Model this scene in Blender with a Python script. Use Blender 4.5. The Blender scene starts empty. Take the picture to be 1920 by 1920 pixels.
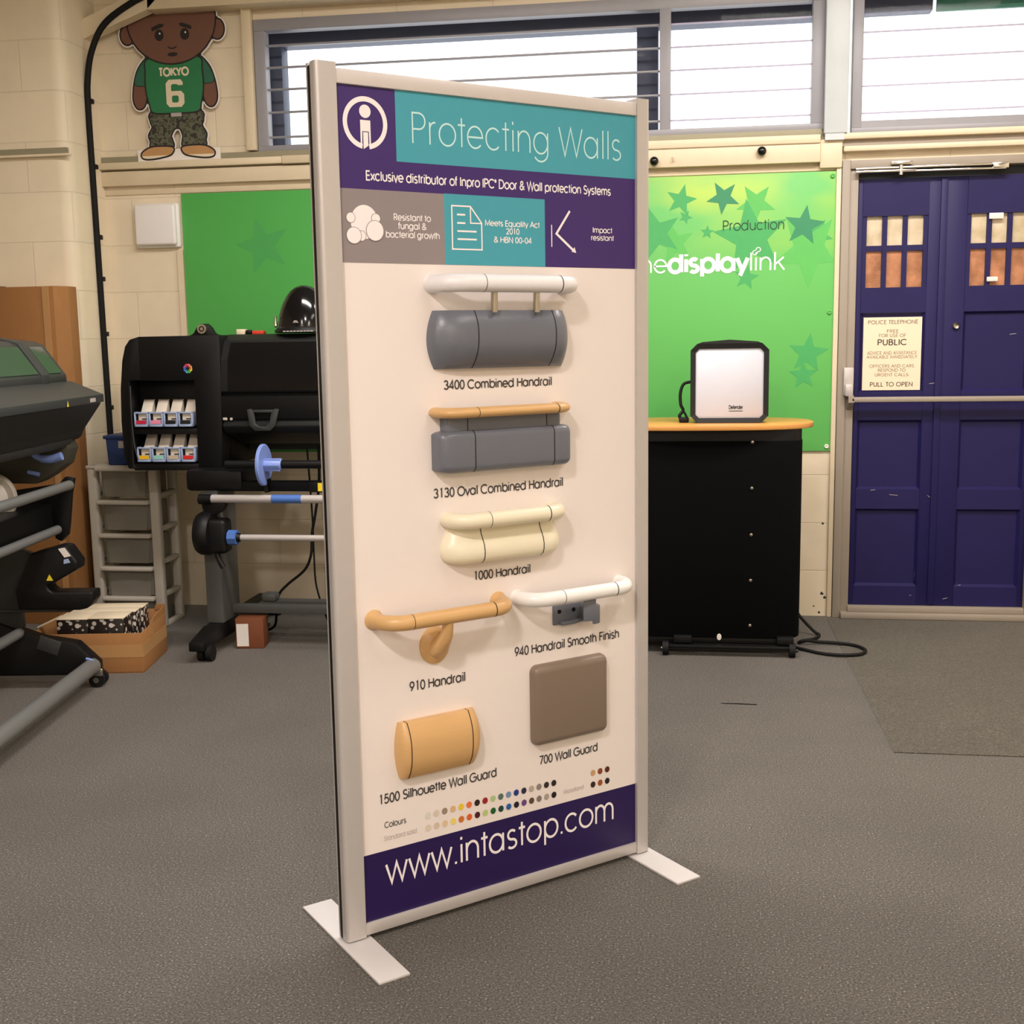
import bpy, bmesh, math, random
from mathutils import Vector, Matrix
random.seed(7)
R = math.radians
D = 5.981          # back wall plane (y)

# ------------------------------------------------------------------ camera
scene = bpy.context.scene
COL = scene.collection
cam_data = bpy.data.cameras.new('camera')
cam = bpy.data.objects.new('camera', cam_data)
COL.objects.link(cam)
cr = Vector((0.98942232, 0.14422218, -0.01560264))
cu = Vector((-0.00552006, 0.144911, 0.98942929))
cf = Vector((-0.14495864, 0.9788773, -0.1441743))
m = Matrix(((cr.x, cu.x, -cf.x, 0), (cr.y, cu.y, -cf.y, 0), (cr.z, cu.z, -cf.z, 1.4), (0, 0, 0, 1)))
cam.matrix_world = m
cam_data.sensor_width = 36
cam_data.lens = 36 * 2221.9 / 1920
cam_data.clip_start = 0.05
scene.camera = cam

# ------------------------------------------------------------------ world, lights, exposure
world = bpy.data.worlds.new('sky')
scene.world = world
world.use_nodes = True
bg = world.node_tree.nodes['Background']
bg.inputs['Color'].default_value = (0.93, 0.96, 1.0, 1)
bg.inputs['Strength'].default_value = 2.1
vs = scene.view_settings
vs.view_transform = 'Standard'
vs.look = 'None'
vs.gamma = 1
vs.exposure = 0.0

def area(name, loc, size, power, color, target=None):
    l = bpy.data.lights.new(name, 'AREA')
    l.shape = 'RECTANGLE'; l.size, l.size_y = size
    l.energy = power; l.color = color
    o = bpy.data.objects.new(name, l); COL.objects.link(o)
    o.location = loc
    if target is not None:
        o.rotation_euler = (Vector(target) - Vector(loc)).to_track_quat('-Z', 'Y').to_euler()
    return o

LIGHT = (1.0, 0.905, 0.86)
area('ceiling_tube_light', (1.0, 4.3, 3.3), (1.6, .35), 84, LIGHT)
area('ceiling_tube_light', (-1.1, 3.7, 3.3), (1.6, .35), 82, LIGHT)
area('ceiling_tube_light', (1.2, 1.8, 3.3), (.35, 1.6), 25, LIGHT)
area('ceiling_tube_light', (-.75, -.1, 3.3), (.3, .3), 88, LIGHT)
area('ceiling_tube_light', (1.5, -2.2, 3.3), (.35, 1.6), 80, LIGHT)
area('ceiling_tube_light', (-2.2, -2.2, 3.3), (.35, 1.6), 70, LIGHT)

# ------------------------------------------------------------------ materials
def lin(c):
    r = []
    for x in c:
        x /= 255.0
        r.append(x / 12.92 if x <= 0.04045 else ((x + 0.055) / 1.055) ** 2.4)
    return (r[0], r[1], r[2], 1)

def mat(name, c, rough=0.5, metal=0.0, var=0.06, scale=30.0, spec=0.5, bump=0.0, coat=0.0, stretch=None):
    """principled material whose colour is broken up a little by procedural noise"""
    mt = bpy.data.materials.new(name); mt.use_nodes = True
    nt = mt.node_tree; b = nt.nodes['Principled BSDF']
    b.inputs['Roughness'].default_value = rough
    b.inputs['Metallic'].default_value = metal
    b.inputs['Specular IOR Level'].default_value = spec
    b.inputs['Coat Weight'].default_value = coat
    tc = nt.nodes.new('ShaderNodeTexCoord')
    nz = nt.nodes.new('ShaderNodeTexNoise'); nz.inputs['Scale'].default_value = scale
    nz.inputs['Detail'].default_value = 3
    if stretch:
        mp = nt.nodes.new('ShaderNodeMapping'); mp.inputs['Scale'].default_value = stretch
        nt.links.new(tc.outputs['Object'], mp.inputs['Vector']); nt.links.new(mp.outputs['Vector'], nz.inputs['Vector'])
    else:
        nt.links.new(tc.outputs['Object'], nz.inputs['Vector'])
    mx = nt.nodes.new('ShaderNodeMix'); mx.data_type = 'RGBA'
    L = lin(c)
    mx.inputs[6].default_value = tuple(max(0, x * (1 - var)) for x in L[:3]) + (1,)
    mx.inputs[7].default_value = tuple(min(1, x * (1 + var)) for x in L[:3]) + (1,)
    nt.links.new(nz.outputs['Fac'], mx.inputs[0])
    nt.links.new(mx.outputs[2], b.inputs['Base Color'])
    if bump:
        bp = nt.nodes.new('ShaderNodeBump'); bp.inputs['Strength'].default_value = bump
        bp.inputs['Distance'].default_value = 0.002
        nt.links.new(nz.outputs['Fac'], bp.inputs['Height']); nt.links.new(bp.outputs['Normal'], b.inputs['Normal'])
    return mt

def block_wall(name, c):
    mt = bpy.data.materials.new(name); mt.use_nodes = True
    nt = mt.node_tree; b = nt.nodes['Principled BSDF']; b.inputs['Roughness'].default_value = 0.55
    tc = nt.nodes.new('ShaderNodeTexCoord')
    sp = nt.nodes.new('ShaderNodeSeparateXYZ'); cb = nt.nodes.new('ShaderNodeCombineXYZ')
    ad = nt.nodes.new('ShaderNodeMath'); ad.operation = 'ADD'
    az = nt.nodes.new('ShaderNodeMath'); az.operation = 'ADD'; az.inputs[1].default_value = 0.0095
    nt.links.new(tc.outputs['Object'], sp.inputs[0])
    nt.links.new(sp.outputs['X'], ad.inputs[0]); nt.links.new(sp.outputs['Y'], ad.inputs[1])
    nt.links.new(ad.outputs[0], cb.inputs['X']); nt.links.new(sp.outputs['Z'], az.inputs[0]); nt.links.new(az.outputs[0], cb.inputs['Y'])
    br = nt.nodes.new('ShaderNodeTexBrick')
    br.inputs['Scale'].default_value = 1.0
    br.inputs['Brick Width'].default_value = 0.48; br.inputs['Row Height'].default_value = 0.2405
    br.inputs['Mortar Size'].default_value = 0.004; br.inputs['Mortar Smooth'].default_value = 0.6
    br.offset = 0.5
    L = lin(c)
    br.inputs['Color1'].default_value = L
    br.inputs['Color2'].default_value = tuple(x * 0.96 for x in L[:3]) + (1,)
    br.inputs['Mortar'].default_value = tuple(x * 0.86 for x in L[:3]) + (1,)
    nt.links.new(cb.outputs[0], br.inputs['Vector'])
    nz = nt.nodes.new('ShaderNodeTexNoise'); nz.inputs['Scale'].default_value = 9; nz.inputs['Detail'].default_value = 5
    nt.links.new(tc.outputs['Object'], nz.inputs['Vector'])
    mx = nt.nodes.new('ShaderNodeMix'); mx.data_type = 'RGBA'; mx.blend_type = 'MULTIPLY'
    mx.inputs[0].default_value = 0.13
    nt.links.new(br.outputs['Color'], mx.inputs[6]); nt.links.new(nz.outputs['Fac'], mx.inputs[7])
    nt.links.new(mx.outputs[2], b.inputs['Base Color'])
    inv = nt.nodes.new('ShaderNodeMath'); inv.operation = 'SUBTRACT'; inv.inputs[0].default_value = 1
    nt.links.new(br.outputs['Fac'], inv.inputs[1])
    bp = nt.nodes.new('ShaderNodeBump'); bp.inputs['Strength'].default_value = 0.35; bp.inputs['Distance'].default_value = 0.004
    nt.links.new(inv.outputs[0], bp.inputs['Height']); nt.links.new(bp.outputs['Normal'], b.inputs['Normal'])
    return mt

def carpet(name, dark, light, fleck):
    mt = bpy.data.materials.new(name); mt.use_nodes = True
    nt = mt.node_tree; b = nt.nodes['Principled BSDF']; b.inputs['Roughness'].default_value = 0.95
    b.inputs['Specular IOR Level'].default_value = 0.3; b.inputs['Sheen Weight'].default_value = 0.35; b.inputs['Sheen Roughness'].default_value = 0.35
    tc = nt.nodes.new('ShaderNodeTexCoord')
    n1 = nt.nodes.new('ShaderNodeTexNoise'); n1.inputs['Scale'].default_value = 190; n1.inputs['Detail'].default_value = 2
    r1 = nt.nodes.new('ShaderNodeValToRGB')
    r1.color_ramp.elements[0].position = 0.34; r1.color_ramp.elements[0].color = lin(dark)
    r1.color_ramp.elements[1].position = 0.64; r1.color_ramp.elements[1].color = lin(light)
    e = r1.color_ramp.elements.new(0.74); e.color = lin(fleck)
    n2 = nt.nodes.new('ShaderNodeTexNoise'); n2.inputs['Scale'].default_value = 2.3; n2.inputs['Detail'].default_value = 4
    mx = nt.nodes.new('ShaderNodeMix'); mx.data_type = 'RGBA'; mx.blend_type = 'MULTIPLY'; mx.inputs[0].default_value = 0.35
    nt.links.new(tc.outputs['Object'], n1.inputs['Vector']); nt.links.new(tc.outputs['Object'], n2.inputs['Vector'])
    nt.links.new(n1.outputs['Fac'], r1.inputs[0]); nt.links.new(r1.outputs[0], mx.inputs[6]); nt.links.new(n2.outputs['Fac'], mx.inputs[7])
    nt.links.new(mx.outputs[2], b.inputs['Base Color'])
    bp = nt.nodes.new('ShaderNodeBump'); bp.inputs['Strength'].default_value = 0.5; bp.inputs['Distance'].default_value = 0.003
    nt.links.new(n1.outputs['Fac'], bp.inputs['Height']); nt.links.new(bp.outputs['Normal'], b.inputs['Normal'])
    return mt

def glass(name, tint=(1, 1, 1), gl=0.0012):
    mt = bpy.data.materials.new(name); mt.use_nodes = True
    nt = mt.node_tree; nt.nodes.clear()
    out = nt.nodes.new('ShaderNodeOutputMaterial'); t = nt.nodes.new('ShaderNodeBsdfTransparent'); t.inputs[0].default_value = tint + (1,)
    g = nt.nodes.new('ShaderNodeBsdfGlossy'); g.inputs['Roughness'].default_value = 0.02
    mx = nt.nodes.new('ShaderNodeMixShader'); mx.inputs[0].default_value = gl
    nt.links.new(t.outputs[0], mx.inputs[1]); nt.links.new(g.outputs[0], mx.inputs[2]); nt.links.new(mx.outputs[0], out.inputs[0])
    return mt

def frosted(name, c, c2, tr=0.10):
    mt = bpy.data.materials.new(name); mt.use_nodes = True
    nt = mt.node_tree; b = nt.nodes['Principled BSDF']; out = nt.nodes['Material Output']
    b.inputs['Roughness'].default_value = 0.25
    tc = nt.nodes.new('ShaderNodeTexCoord'); nz = nt.nodes.new('ShaderNodeTexNoise'); nz.inputs['Scale'].default_value = 11
    nz.inputs['Detail'].default_value = 4
    nt.links.new(tc.outputs['Object'], nz.inputs['Vector'])
    rp = nt.nodes.new('ShaderNodeValToRGB'); rp.color_ramp.elements[0].position = 0.35; rp.color_ramp.elements[1].position = 0.68
    rp.color_ramp.elements[0].color = lin(c); rp.color_ramp.elements[1].color = lin(c2)
    nt.links.new(nz.outputs['Fac'], rp.inputs[0]); nt.links.new(rp.outputs[0], b.inputs['Base Color'])
    tl = nt.nodes.new('ShaderNodeBsdfTranslucent'); nt.links.new(rp.outputs[0], tl.inputs[0])
    mx = nt.nodes.new('ShaderNodeMixShader'); mx.inputs[0].default_value = tr
    nt.links.new(b.outputs[0], mx.inputs[1]); nt.links.new(tl.outputs[0], mx.inputs[2]); nt.links.new(mx.outputs[0], out.inputs[0])
    n2 = nt.nodes.new('ShaderNodeTexNoise'); n2.inputs['Scale'].default_value = 160
    nt.links.new(tc.outputs['Object'], n2.inputs['Vector'])
    bp = nt.nodes.new('ShaderNodeBump'); bp.inputs['Strength'].default_value = 0.5; bp.inputs['Distance'].default_value = 0.003
    nt.links.new(n2.outputs['Fac'], bp.inputs['Height']); nt.links.new(bp.outputs['Normal'], b.inputs['Normal'])
    return mt

def green_print(name):
    """green printed sheet with soft lime drifts"""
    mt = bpy.data.materials.new(name); mt.use_nodes = True
    nt = mt.node_tree; b = nt.nodes['Principled BSDF']; b.inputs['Roughness'].default_value = 0.45
    tc = nt.nodes.new('ShaderNodeTexCoord'); sp = nt.nodes.new('ShaderNodeSeparateXYZ')
    nt.links.new(tc.outputs['Object'], sp.inputs[0])
    mr = nt.nodes.new('ShaderNodeMapRange'); mr.inputs[1].default_value = -1.6; mr.inputs[2].default_value = 0.3
    nt.links.new(sp.outputs['X'], mr.inputs[0])
    r1 = nt.nodes.new('ShaderNodeValToRGB')
    r1.color_ramp.elements[0].color = lin((82, 176, 84)); r1.color_ramp.elements[1].color = lin((100, 190, 96))
    nt.links.new(mr.outputs[0], r1.inputs[0])
    mp = nt.nodes.new('ShaderNodeMapping'); mp.inputs['Scale'].default_value = (1.6, 1, 3.2); mp.inputs['Location'].default_value = (0.35, 0, 0.1)
    nz = nt.nodes.new('ShaderNodeTexNoise'); nz.inputs['Scale'].default_value = 1.3; nz.inputs['Detail'].default_value = 1.5
    nt.links.new(tc.outputs['Object'], mp.inputs[0]); nt.links.new(mp.outputs[0], nz.inputs['Vector'])
    r2 = nt.nodes.new('ShaderNodeValToRGB'); r2.color_ramp.elements[0].position = 0.42; r2.color_ramp.elements[1].position = 0.68
    nt.links.new(nz.outputs['Fac'], r2.inputs[0])
    mz = nt.nodes.new('ShaderNodeMapRange'); mz.inputs[1].default_value = 1.75; mz.inputs[2].default_value = 2.1
    nt.links.new(sp.outputs['Z'], mz.inputs[0])
    mu = nt.nodes.new('ShaderNodeMath'); mu.operation = 'MULTIPLY'; nt.links.new(r2.outputs[0], mu.inputs[0]); nt.links.new(mz.outputs[0], mu.inputs[1])
    mu2 = nt.nodes.new('ShaderNodeMath'); mu2.operation = 'MULTIPLY'; nt.links.new(mu.outputs[0], mu2.inputs[0]); nt.links.new(mr.outputs[0], mu2.inputs[1])
    mx = nt.nodes.new('ShaderNodeMix'); mx.data_type = 'RGBA'
    nt.links.new(mu2.outputs[0], mx.inputs[0]); nt.links.new(r1.outputs[0], mx.inputs[6]); mx.inputs[7].default_value = lin((176, 206, 64))
    nt.links.new(mx.outputs[2], b.inputs['Base Color'])
    return mt

M = {}
def mk(key, *a, **k): M[key] = mat(key, *a, **k)
M['blocks'] = block_wall('painted_blocks', (240, 226, 198))
M['carpet'] = carpet('grey_carpet', (69, 66, 62), (110, 106, 99), (176, 169, 160))
M['mat'] = carpet('entrance_carpet', (64, 61, 53), (98, 94, 83), (138, 132, 118))
M['glass'] = glass('clear_glass')
M['pane_up'] = frosted('frosted_cream', (200, 184, 148), (238, 222, 196))
M['pane_low'] = frosted('frosted_tan', (158, 106, 72), (216, 152, 112))
M['green'] = green_print('green_print')
mk('cream', (222, 207, 177), 0.45, scale=14)
mk('ceil', (205, 200, 190), 0.8)
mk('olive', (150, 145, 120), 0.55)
mk('winframe', (150, 150, 156), 0.4, scale=12)
mk('steel', (196, 204, 206), 0.35, scale=10)
mk('navy', (52, 60, 84), 0.5)
mk('banner_green', (36, 104, 84), 0.5)
mk('taupe', (156, 146, 132), 0.5, scale=8)
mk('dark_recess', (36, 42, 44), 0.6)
mk('door_blue', (31, 27, 80), 0.5, spec=0.3, var=0.12, scale=7)
mk('alu', (198, 193, 190), 0.36, 0.25, var=0.03)
mk('alu_lt', (212, 206, 203), 0.4, 0.15, var=0.03)
mk('leg_grey', (88, 90, 88), 0.5, spec=0.4)
mk('skirt', (66, 64, 54), 0.6)
mk('tube_grey', (132, 134, 132), 0.36, 0.4, var=0.03)
mk('lid_pane', (120, 122, 120), 0.06, 0.75, var=0.02)
mk('bar_bloom', (186, 182, 204), 0.4, var=0.02)  # bloom of the bright sky put into the colour; these bars thinner too
mk('chrome', (215, 212, 205), 0.18, 1.0, var=0.02)
mk('nickel', (178, 172, 162), 0.25, 1.0, var=0.03)
mk('black', (11, 11, 12), 0.5, spec=0.3)
mk('black_fabric', (5, 5, 6), 0.95, scale=300, spec=0.12)
mk('black_gloss', (12, 12, 14), 0.12)
mk('char', (30, 31, 31), 0.5, spec=0.35)
mk('dkgrey', (54, 56, 55), 0.5, spec=0.4)
mk('rubber', (14, 14, 14), 0.7, spec=0.3)
mk('white', (236, 233, 230), 0.42, var=0.02)
mk('plate', (206, 203, 202), 0.4, var=0.02)
mk('board_white', (240, 231, 226), 0.5, var=0.01)
mk('purple', (58, 30, 108), 0.45, var=0.03)
mk('purple_dk', (34, 12, 78), 0.45, var=0.03)
mk('teal', (66, 162, 180), 0.45, var=0.03)
mk('greyblk', (144, 134, 136), 0.45, var=0.03)
mk('ink', (62, 58, 58), 0.6)
mk('ink_light', (176, 168, 164), 0.6)
mk('print_white', (248, 242, 242), 0.5, var=0.01)
mk('print_mint', (200, 240, 240), 0.5, var=0.01)
mk('rail_white', (238, 236, 238), 0.38, var=0.02, scale=200, bump=0.15)
mk('rail_smooth', (244, 243, 241), 0.22, var=0.01)
mk('rail_cream', (240, 232, 206), 0.34, var=0.02)
mk('rail_wood', (214, 172, 116), 0.36, var=0.05, scale=16, stretch=(1, 4, 9))
mk('guard_grey', (106, 110, 120), 0.33, var=0.03, scale=220, bump=0.1)
mk('guard_taupe', (128, 112, 98), 0.4, var=0.03, scale=220, bump=0.1)
mk('seam', (20, 18, 18), 0.7)
mk('wood_top', (208, 148, 78), 0.35, var=0.14, scale=9, stretch=(1.5, 14, 14))
mk('cardboard', (160, 112, 64), 0.8, var=0.08, scale=6, stretch=(9, 9, 1.5))
mk('cardboard_dk', (104, 74, 44), 0.8)
mk('tape', (186, 142, 92), 0.3, var=0.04)
mk('carton_top', (226, 212, 184), 0.6, var=0.05)
mk('orange_box', (122, 68, 38), 0.7)
mk('paper', (236, 230, 222), 0.6, var=0.02)
mk('tower', (196, 190, 178), 0.45, var=0.05)
mk('drawer', (128, 124, 114), 0.4, var=0.10, scale=7)
mk('blue_plastic', (126, 150, 214), 0.4)
mk('blue_tape', (74, 116, 190), 0.5)
mk('bin_blue', (18, 52, 110), 0.45)
mk('tray_blue', (160, 178, 210), 0.4)
mk('cartridge', (222, 212, 196), 0.5)
mk('lamp_white', (206, 210, 220), 0.3, var=0.01)
mk('yellow', (240, 214, 40), 0.5)
mk('red', (214, 62, 44), 0.5)
mk('skin', (112, 76, 60), 0.6, var=0.04)
mk('outline', (30, 24, 24), 0.6)
mk('shirt', (36, 120, 72), 0.6, var=0.04)
mk('shirt_dk', (40, 100, 76), 0.6, var=0.04)
mk('tan', (186, 142, 92), 0.6)
mk('sign_cream', (246, 226, 196), 0.5, var=0.02)
mk('sign_ink', (110, 92, 78), 0.6)
mk('sign_ink_dk', (52, 44, 42), 0.6)
mk('dkgreen_ink', (22, 70, 38), 0.6)

def camo(name):
    mt = bpy.data.materials.new(name); mt.use_nodes = True
    nt = mt.node_tree; b = nt.nodes['Principled BSDF']; b.inputs['Roughness'].default_value = 0.7
    tc = nt.nodes.new('ShaderNodeTexCoord'); nz = nt.nodes.new('ShaderNodeTexNoise'); nz.inputs['Scale'].default_value = 38
    nz.inputs['Detail'].default_value = 1
    rp = nt.nodes.new('ShaderNodeValToRGB'); rp.color_ramp.interpolation = 'CONSTANT'
    cr_ = rp.color_ramp; cr_.elements[0].position = 0; cr_.elements[0].color = lin((48, 44, 34))
    cr_.elements[1].position = 0.44; cr_.elements[1].color = lin((92, 94, 78)); e = cr_.elements.new(0.56); e.color = lin((70, 74, 50))
    nt.links.new(tc.outputs['Object'], nz.inputs['Vector']); nt.links.new(nz.outputs['Fac'], rp.inputs[0]); nt.links.new(rp.outputs[0], b.inputs['Base Color'])
    return mt
M['camo'] = camo('camouflage_print')

def mottled(name):
    """dark carton sleeve printed with pale petal shapes"""
    mt = bpy.data.materials.new(name); mt.use_nodes = True
    nt = mt.node_tree; b = nt.nodes['Principled BSDF']; b.inputs['Roughness'].default_value = 0.4
    tc = nt.nodes.new('ShaderNodeTexCoord'); vr = nt.nodes.new('ShaderNodeTexVoronoi'); vr.inputs['Scale'].default_value = 38
    nt.links.new(tc.outputs['Object'], vr.inputs['Vector'])
    rp = nt.nodes.new('ShaderNodeValToRGB'); c_ = rp.color_ramp
    c_.elements[0].position = 0.36; c_.elements[0].color = lin((196, 190, 178)); c_.elements[1].position = 0.42; c_.elements[1].color = lin((34, 26, 24))
    nt.links.new(vr.outputs['Distance'], rp.inputs[0]); nt.links.new(rp.outputs[0], b.inputs['Base Color'])
    return mt
M['mottled'] = mottled('petal_print')

# ------------------------------------------------------------------ mesh builder
ORG = {}
class MB:
    def __init__(s): s.v = []; s.f = []
    def add(s, vs_, fs):
        o = len(s.v); s.v += [tuple(p) for p in vs_]; s.f += [tuple(i + o for i in f) for f in fs]; return s
    def from_bm(s, bm):
        bm.verts.index_update()
        s.add([v.co[:] for v in bm.verts], [[v.index for v in f.verts] for f in bm.faces]); bm.free(); return s
    def box(s, x0, x1, y0, y1, z0, z1, bev=0.0, seg=2, rot=None, about=None):
        bm = bmesh.new(); bmesh.ops.create_cube(bm, size=1)
        for v in bm.verts:
            v.co = Vector(((x0 + x1) / 2 + v.co.x * (x1 - x0), (y0 + y1) / 2 + v.co.y * (y1 - y0), (z0 + z1) / 2 + v.co.z * (z1 - z0)))
        if bev: bmesh.ops.bevel(bm, geom=list(bm.edges), offset=bev, segments=seg, profile=0.5, affect='EDGES')
        if rot:
            c = Vector(about or ((x0 + x1) / 2, (y0 + y1) / 2, (z0 + z1) / 2))
            bmesh.ops.rotate(bm, cent=c, matrix=rot, verts=bm.verts)
        return s.from_bm(bm)
    def cyl(s, p, q, r, n=24, r2=None):
        p = Vector(p); q = Vector(q); d = (q - p).normalized(); r2 = r if r2 is None else r2
        u = d.orthogonal().normalized(); w = d.cross(u)
        vs_ = []
        for c, rr in ((p, r), (q, r2)):
            for i in range(n):
                a = 2 * math.pi * i / n; vs_.append(c + u * rr * math.cos(a) + w * rr * math.sin(a))
        fs = [(i, (i + 1) % n, n + (i + 1) % n, n + i) for i in range(n)] + [tuple(range(n - 1, -1, -1)), tuple(range(n, 2 * n))]
        return s.add(vs_, fs)
    def ring(s, p, q, r, ri, n=32):
        p = Vector(p); q = Vector(q); d = (q - p).normalized(); u = d.orthogonal().normalized(); w = d.cross(u); vs_ = []
        for c, rr in ((p, r), (q, r), (q, ri), (p, ri)):
            for i in range(n):
                a = 2 * math.pi * i / n; vs_.append(c + u * rr * math.cos(a) + w * rr * math.sin(a))
        fs = []
        for k in range(4):
            for i in range(n):
                j = (i + 1) % n; fs.append((k * n + i, k * n + j, ((k + 1) % 4) * n + j, ((k + 1) % 4) * n + i))
        return s.add(vs_, fs)
    def tube(s, pts, r, n=12, smooth=0, ry=None):
        P = [Vector(p) for p in pts]
        if smooth:
            Q = []
            for i in range(len(P) - 1):
                p0, p1, p2, p3 = P[max(i - 1, 0)], P[i], P[i + 1], P[min(i + 2, len(P) - 1)]
                for k in range(smooth):
                    t = k / smooth
                    Q.append(0.5 * ((2 * p1) + (p2 - p0) * t + (2 * p0 - 5 * p1 + 4 * p2 - p3) * t * t + (3 * p1 - p0 - 3 * p2 + p3) * t ** 3))
            P = Q + [P[-1]]
        m_ = len(P); vs_ = []
        t0 = (P[1] - P[0]).normalized(); u = t0.orthogonal().normalized()
        if abs(t0.z) < 0.9: u = t0.cross(Vector((0, 0, 1))).normalized()
        rr = r if isinstance(r, (list, tuple)) else [r] * m_
        for i in range(m_):
            t = (P[min(i + 1, m_ - 1)] - P[max(i - 1, 0)]).normalized()
            u = (u - t * u.dot(t)).normalized(); w = t.cross(u)
            for k in range(n):
                a = 2 * math.pi * k / n; vs_.append(P[i] + u * rr[i] * math.cos(a) + w * (ry or rr[i]) * math.sin(a))
        fs = [(i * n + k, i * n + (k + 1) % n, (i + 1) * n + (k + 1) % n, (i + 1) * n + k) for i in range(m_ - 1) for k in range(n)]
        fs += [tuple(range(n - 1, -1, -1)), tuple(range((m_ - 1) * n, m_ * n))]
        return s.add(vs_, fs)
    def prism(s, poly, axis, lo, hi, bev=0.0, seg=2):
        n = len(poly)
        def pt(a, b, c):
            return {'x': (c, a, b), 'y': (a, c, b), 'z': (a, b, c)}[axis]
        vs_ = [pt(a, b, lo) for a, b in poly] + [pt(a, b, hi) for a, b in poly]
        fs = [tuple(range(n)), tuple(range(2 * n - 1, n - 1, -1))] + [(i, (i + 1) % n, n + (i + 1) % n, n + i) for i in range(n)]
        if bev:
            bm = bmesh.new(); V = [bm.verts.new(v) for v in vs_]
            for f in fs: bm.faces.new([V[i] for i in f])
            bm.normal_update(); bmesh.ops.recalc_face_normals(bm, faces=bm.faces)
            bmesh.ops.bevel(bm, geom=list(bm.edges), offset=bev, segments=seg, profile=0.5, affect='EDGES')
            return s.from_bm(bm)
        return s.add(vs_, fs)
    def sphere(s, c, r, nu=24, nv=14, sc=(1, 1, 1)):
        bm = bmesh.new(); bmesh.ops.create_uvsphere(bm, u_segments=nu, v_segments=nv, radius=r)
        for v in bm.verts: v.co = Vector((c[0] + v.co.x * sc[0], c[1] + v.co.y * sc[1], c[2] + v.co.z * sc[2]))
        return s.from_bm(bm)
    def lathe(s, prof, c, n=40, axis='z', sx=1.0, sy=1.0):
        vs_ = []
        for r, h in prof:
            for i in range(n):
                a = 2 * math.pi * i / n; x, y = r * math.cos(a) * sx, r * math.sin(a) * sy
                p = (x, y, h) if axis == 'z' else ((x, h, y) if axis == 'y' else (h, x, y))
                vs_.append((c[0] + p[0], c[1] + p[1], c[2] + p[2]))
        k = len(prof)
        fs = [(i * n + j, i * n + (j + 1) % n, (i + 1) * n + (j + 1) % n, (i + 1) * n + j) for i in range(k - 1) for j in range(n)]
        fs += [tuple(range(n)), tuple(range((k - 1) * n, k * n))]
        return s.add(vs_, fs)
    def quad(s, x0, x1, z0, z1, y): return s.add([(x0, y, z0), (x1, y, z0), (x1, y, z1), (x0, y, z1)], [(0, 1, 2, 3)])
    def poly(s, pts, y): return s.add([(a, y, b) for a, b in pts], [tuple(range(len(pts)))])
    def grid(s, rows):
        m_, n = len(rows), len(rows[0])
        return s.add([p for r in rows for p in r], [(i * n + j, i * n + j + 1, (i + 1) * n + j + 1, (i + 1) * n + j) for i in range(m_ - 1) for j in range(n - 1)])
    def build(s, name, m_, parent=None, o=None, sharp=38, recalc=True):
        if o is None: o = ORG.get(parent.name, (0, 0, 0)) if parent is not None else (0, 0, 0)
        me = bpy.data.meshes.new(name)
        me.from_pydata([(a - o[0], b - o[1], c - o[2]) for a, b, c in s.v], [], s.f)
        if recalc:
            bm = bmesh.new(); bm.from_mesh(me); bmesh.ops.recalc_face_normals(bm, faces=bm.faces); bm.to_mesh(me); bm.free()
        ys = [p[1] for p in s.v]; flat = max(ys) - min(ys) < 0.0016
        me.polygons.foreach_set('use_smooth', [not flat] * len(me.polygons))
        if not flat: me.set_sharp_from_angle(angle=R(sharp))
        me.materials.append(M[m_] if isinstance(m_, str) else m_)
        ob = bpy.data.objects.new(name, me); COL.objects.link(ob)
        ORG[ob.name] = o
        if parent is not None: ob.parent = parent
        elif any(o): ob.location = o
        return ob

def tag(o, label=None, cat=None, group=None, kind=None):
    if label: o['label'] = label
    if cat: o['category'] = cat
    if group: o['group'] = group
    if kind: o['kind'] = kind
    return o
def thing(name, label, cat, loc=(0, 0, 0), rz=0.0, group=None, kind=None):
    o = bpy.data.objects.new(name, None); COL.objects.link(o); o.empty_display_size = 0.1
    o.location = loc; o.rotation_euler = (0, 0, rz)
    return tag(o, label, cat, group, kind)
def struct(o): o['kind'] = 'structure'; return o
def copy_tree(o, parent=None):
    c = o.copy(); COL.objects.link(c)
    if parent: c.parent = parent
    for ch in list(o.children): copy_tree(ch, c)
    return c

# ------------------------------------------------------------------ stroke lettering (geometric sans)
def A_(cx, cy, rx, ry, a0, a1):
    n = max(4, int(abs(a1 - a0) / 15)); return [(cx + rx * math.cos(R(a0 + (a1 - a0) * i / n)), cy + ry * math.sin(R(a0 + (a1 - a0) * i / n))) for i in range(n + 1)]
X_, C_, r_ = 0.53, 0.72, 0.265
G = {}
G['a'] = (0.66, [A_(0.30, r_, .25, r_, 0, 360), [(0.55, X_), (0.55, 0)]])
G['b'] = (0.66, [A_(0.36, r_, .25, r_, 0, 360), [(0.11, 0.74), (0.11, 0)]])
G['c'] = (0.58, [A_(0.30, r_, .25, r_, 42, 318)])
G['d'] = (0.66, [A_(0.30, r_, .25, r_, 0, 360), [(0.55, 0.74), (0.55, 0)]])
G['e'] = (0.62, [[(0.05, 0.265), (0.55, 0.265)] + A_(0.30, r_, .25, r_, 0, 318)[1:]])
G['f'] = (0.30, [[(0.13, 0)] + A_(0.25, 0.60, .12, .14, 180, 90), [(0.02, X_), (0.28, X_)]])
G['g'] = (0.66, [A_(0.30, r_, .25, r_, 0, 360), [(0.55, X_)] + A_(0.30, 0.02, .25, .22, 0, -150)])
G['h'] = (0.60, [[(0.09, 0.74), (0.09, 0)], [(0.09, 0.28)] + A_(0.295, 0.30, .205, .23, 180, 0) + [(0.50, 0)]])
G['i'] = (0.20, [[(0.10, X_), (0.10, 0)], [(0.10, 0.66), (0.10, 0.74)]])
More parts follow.
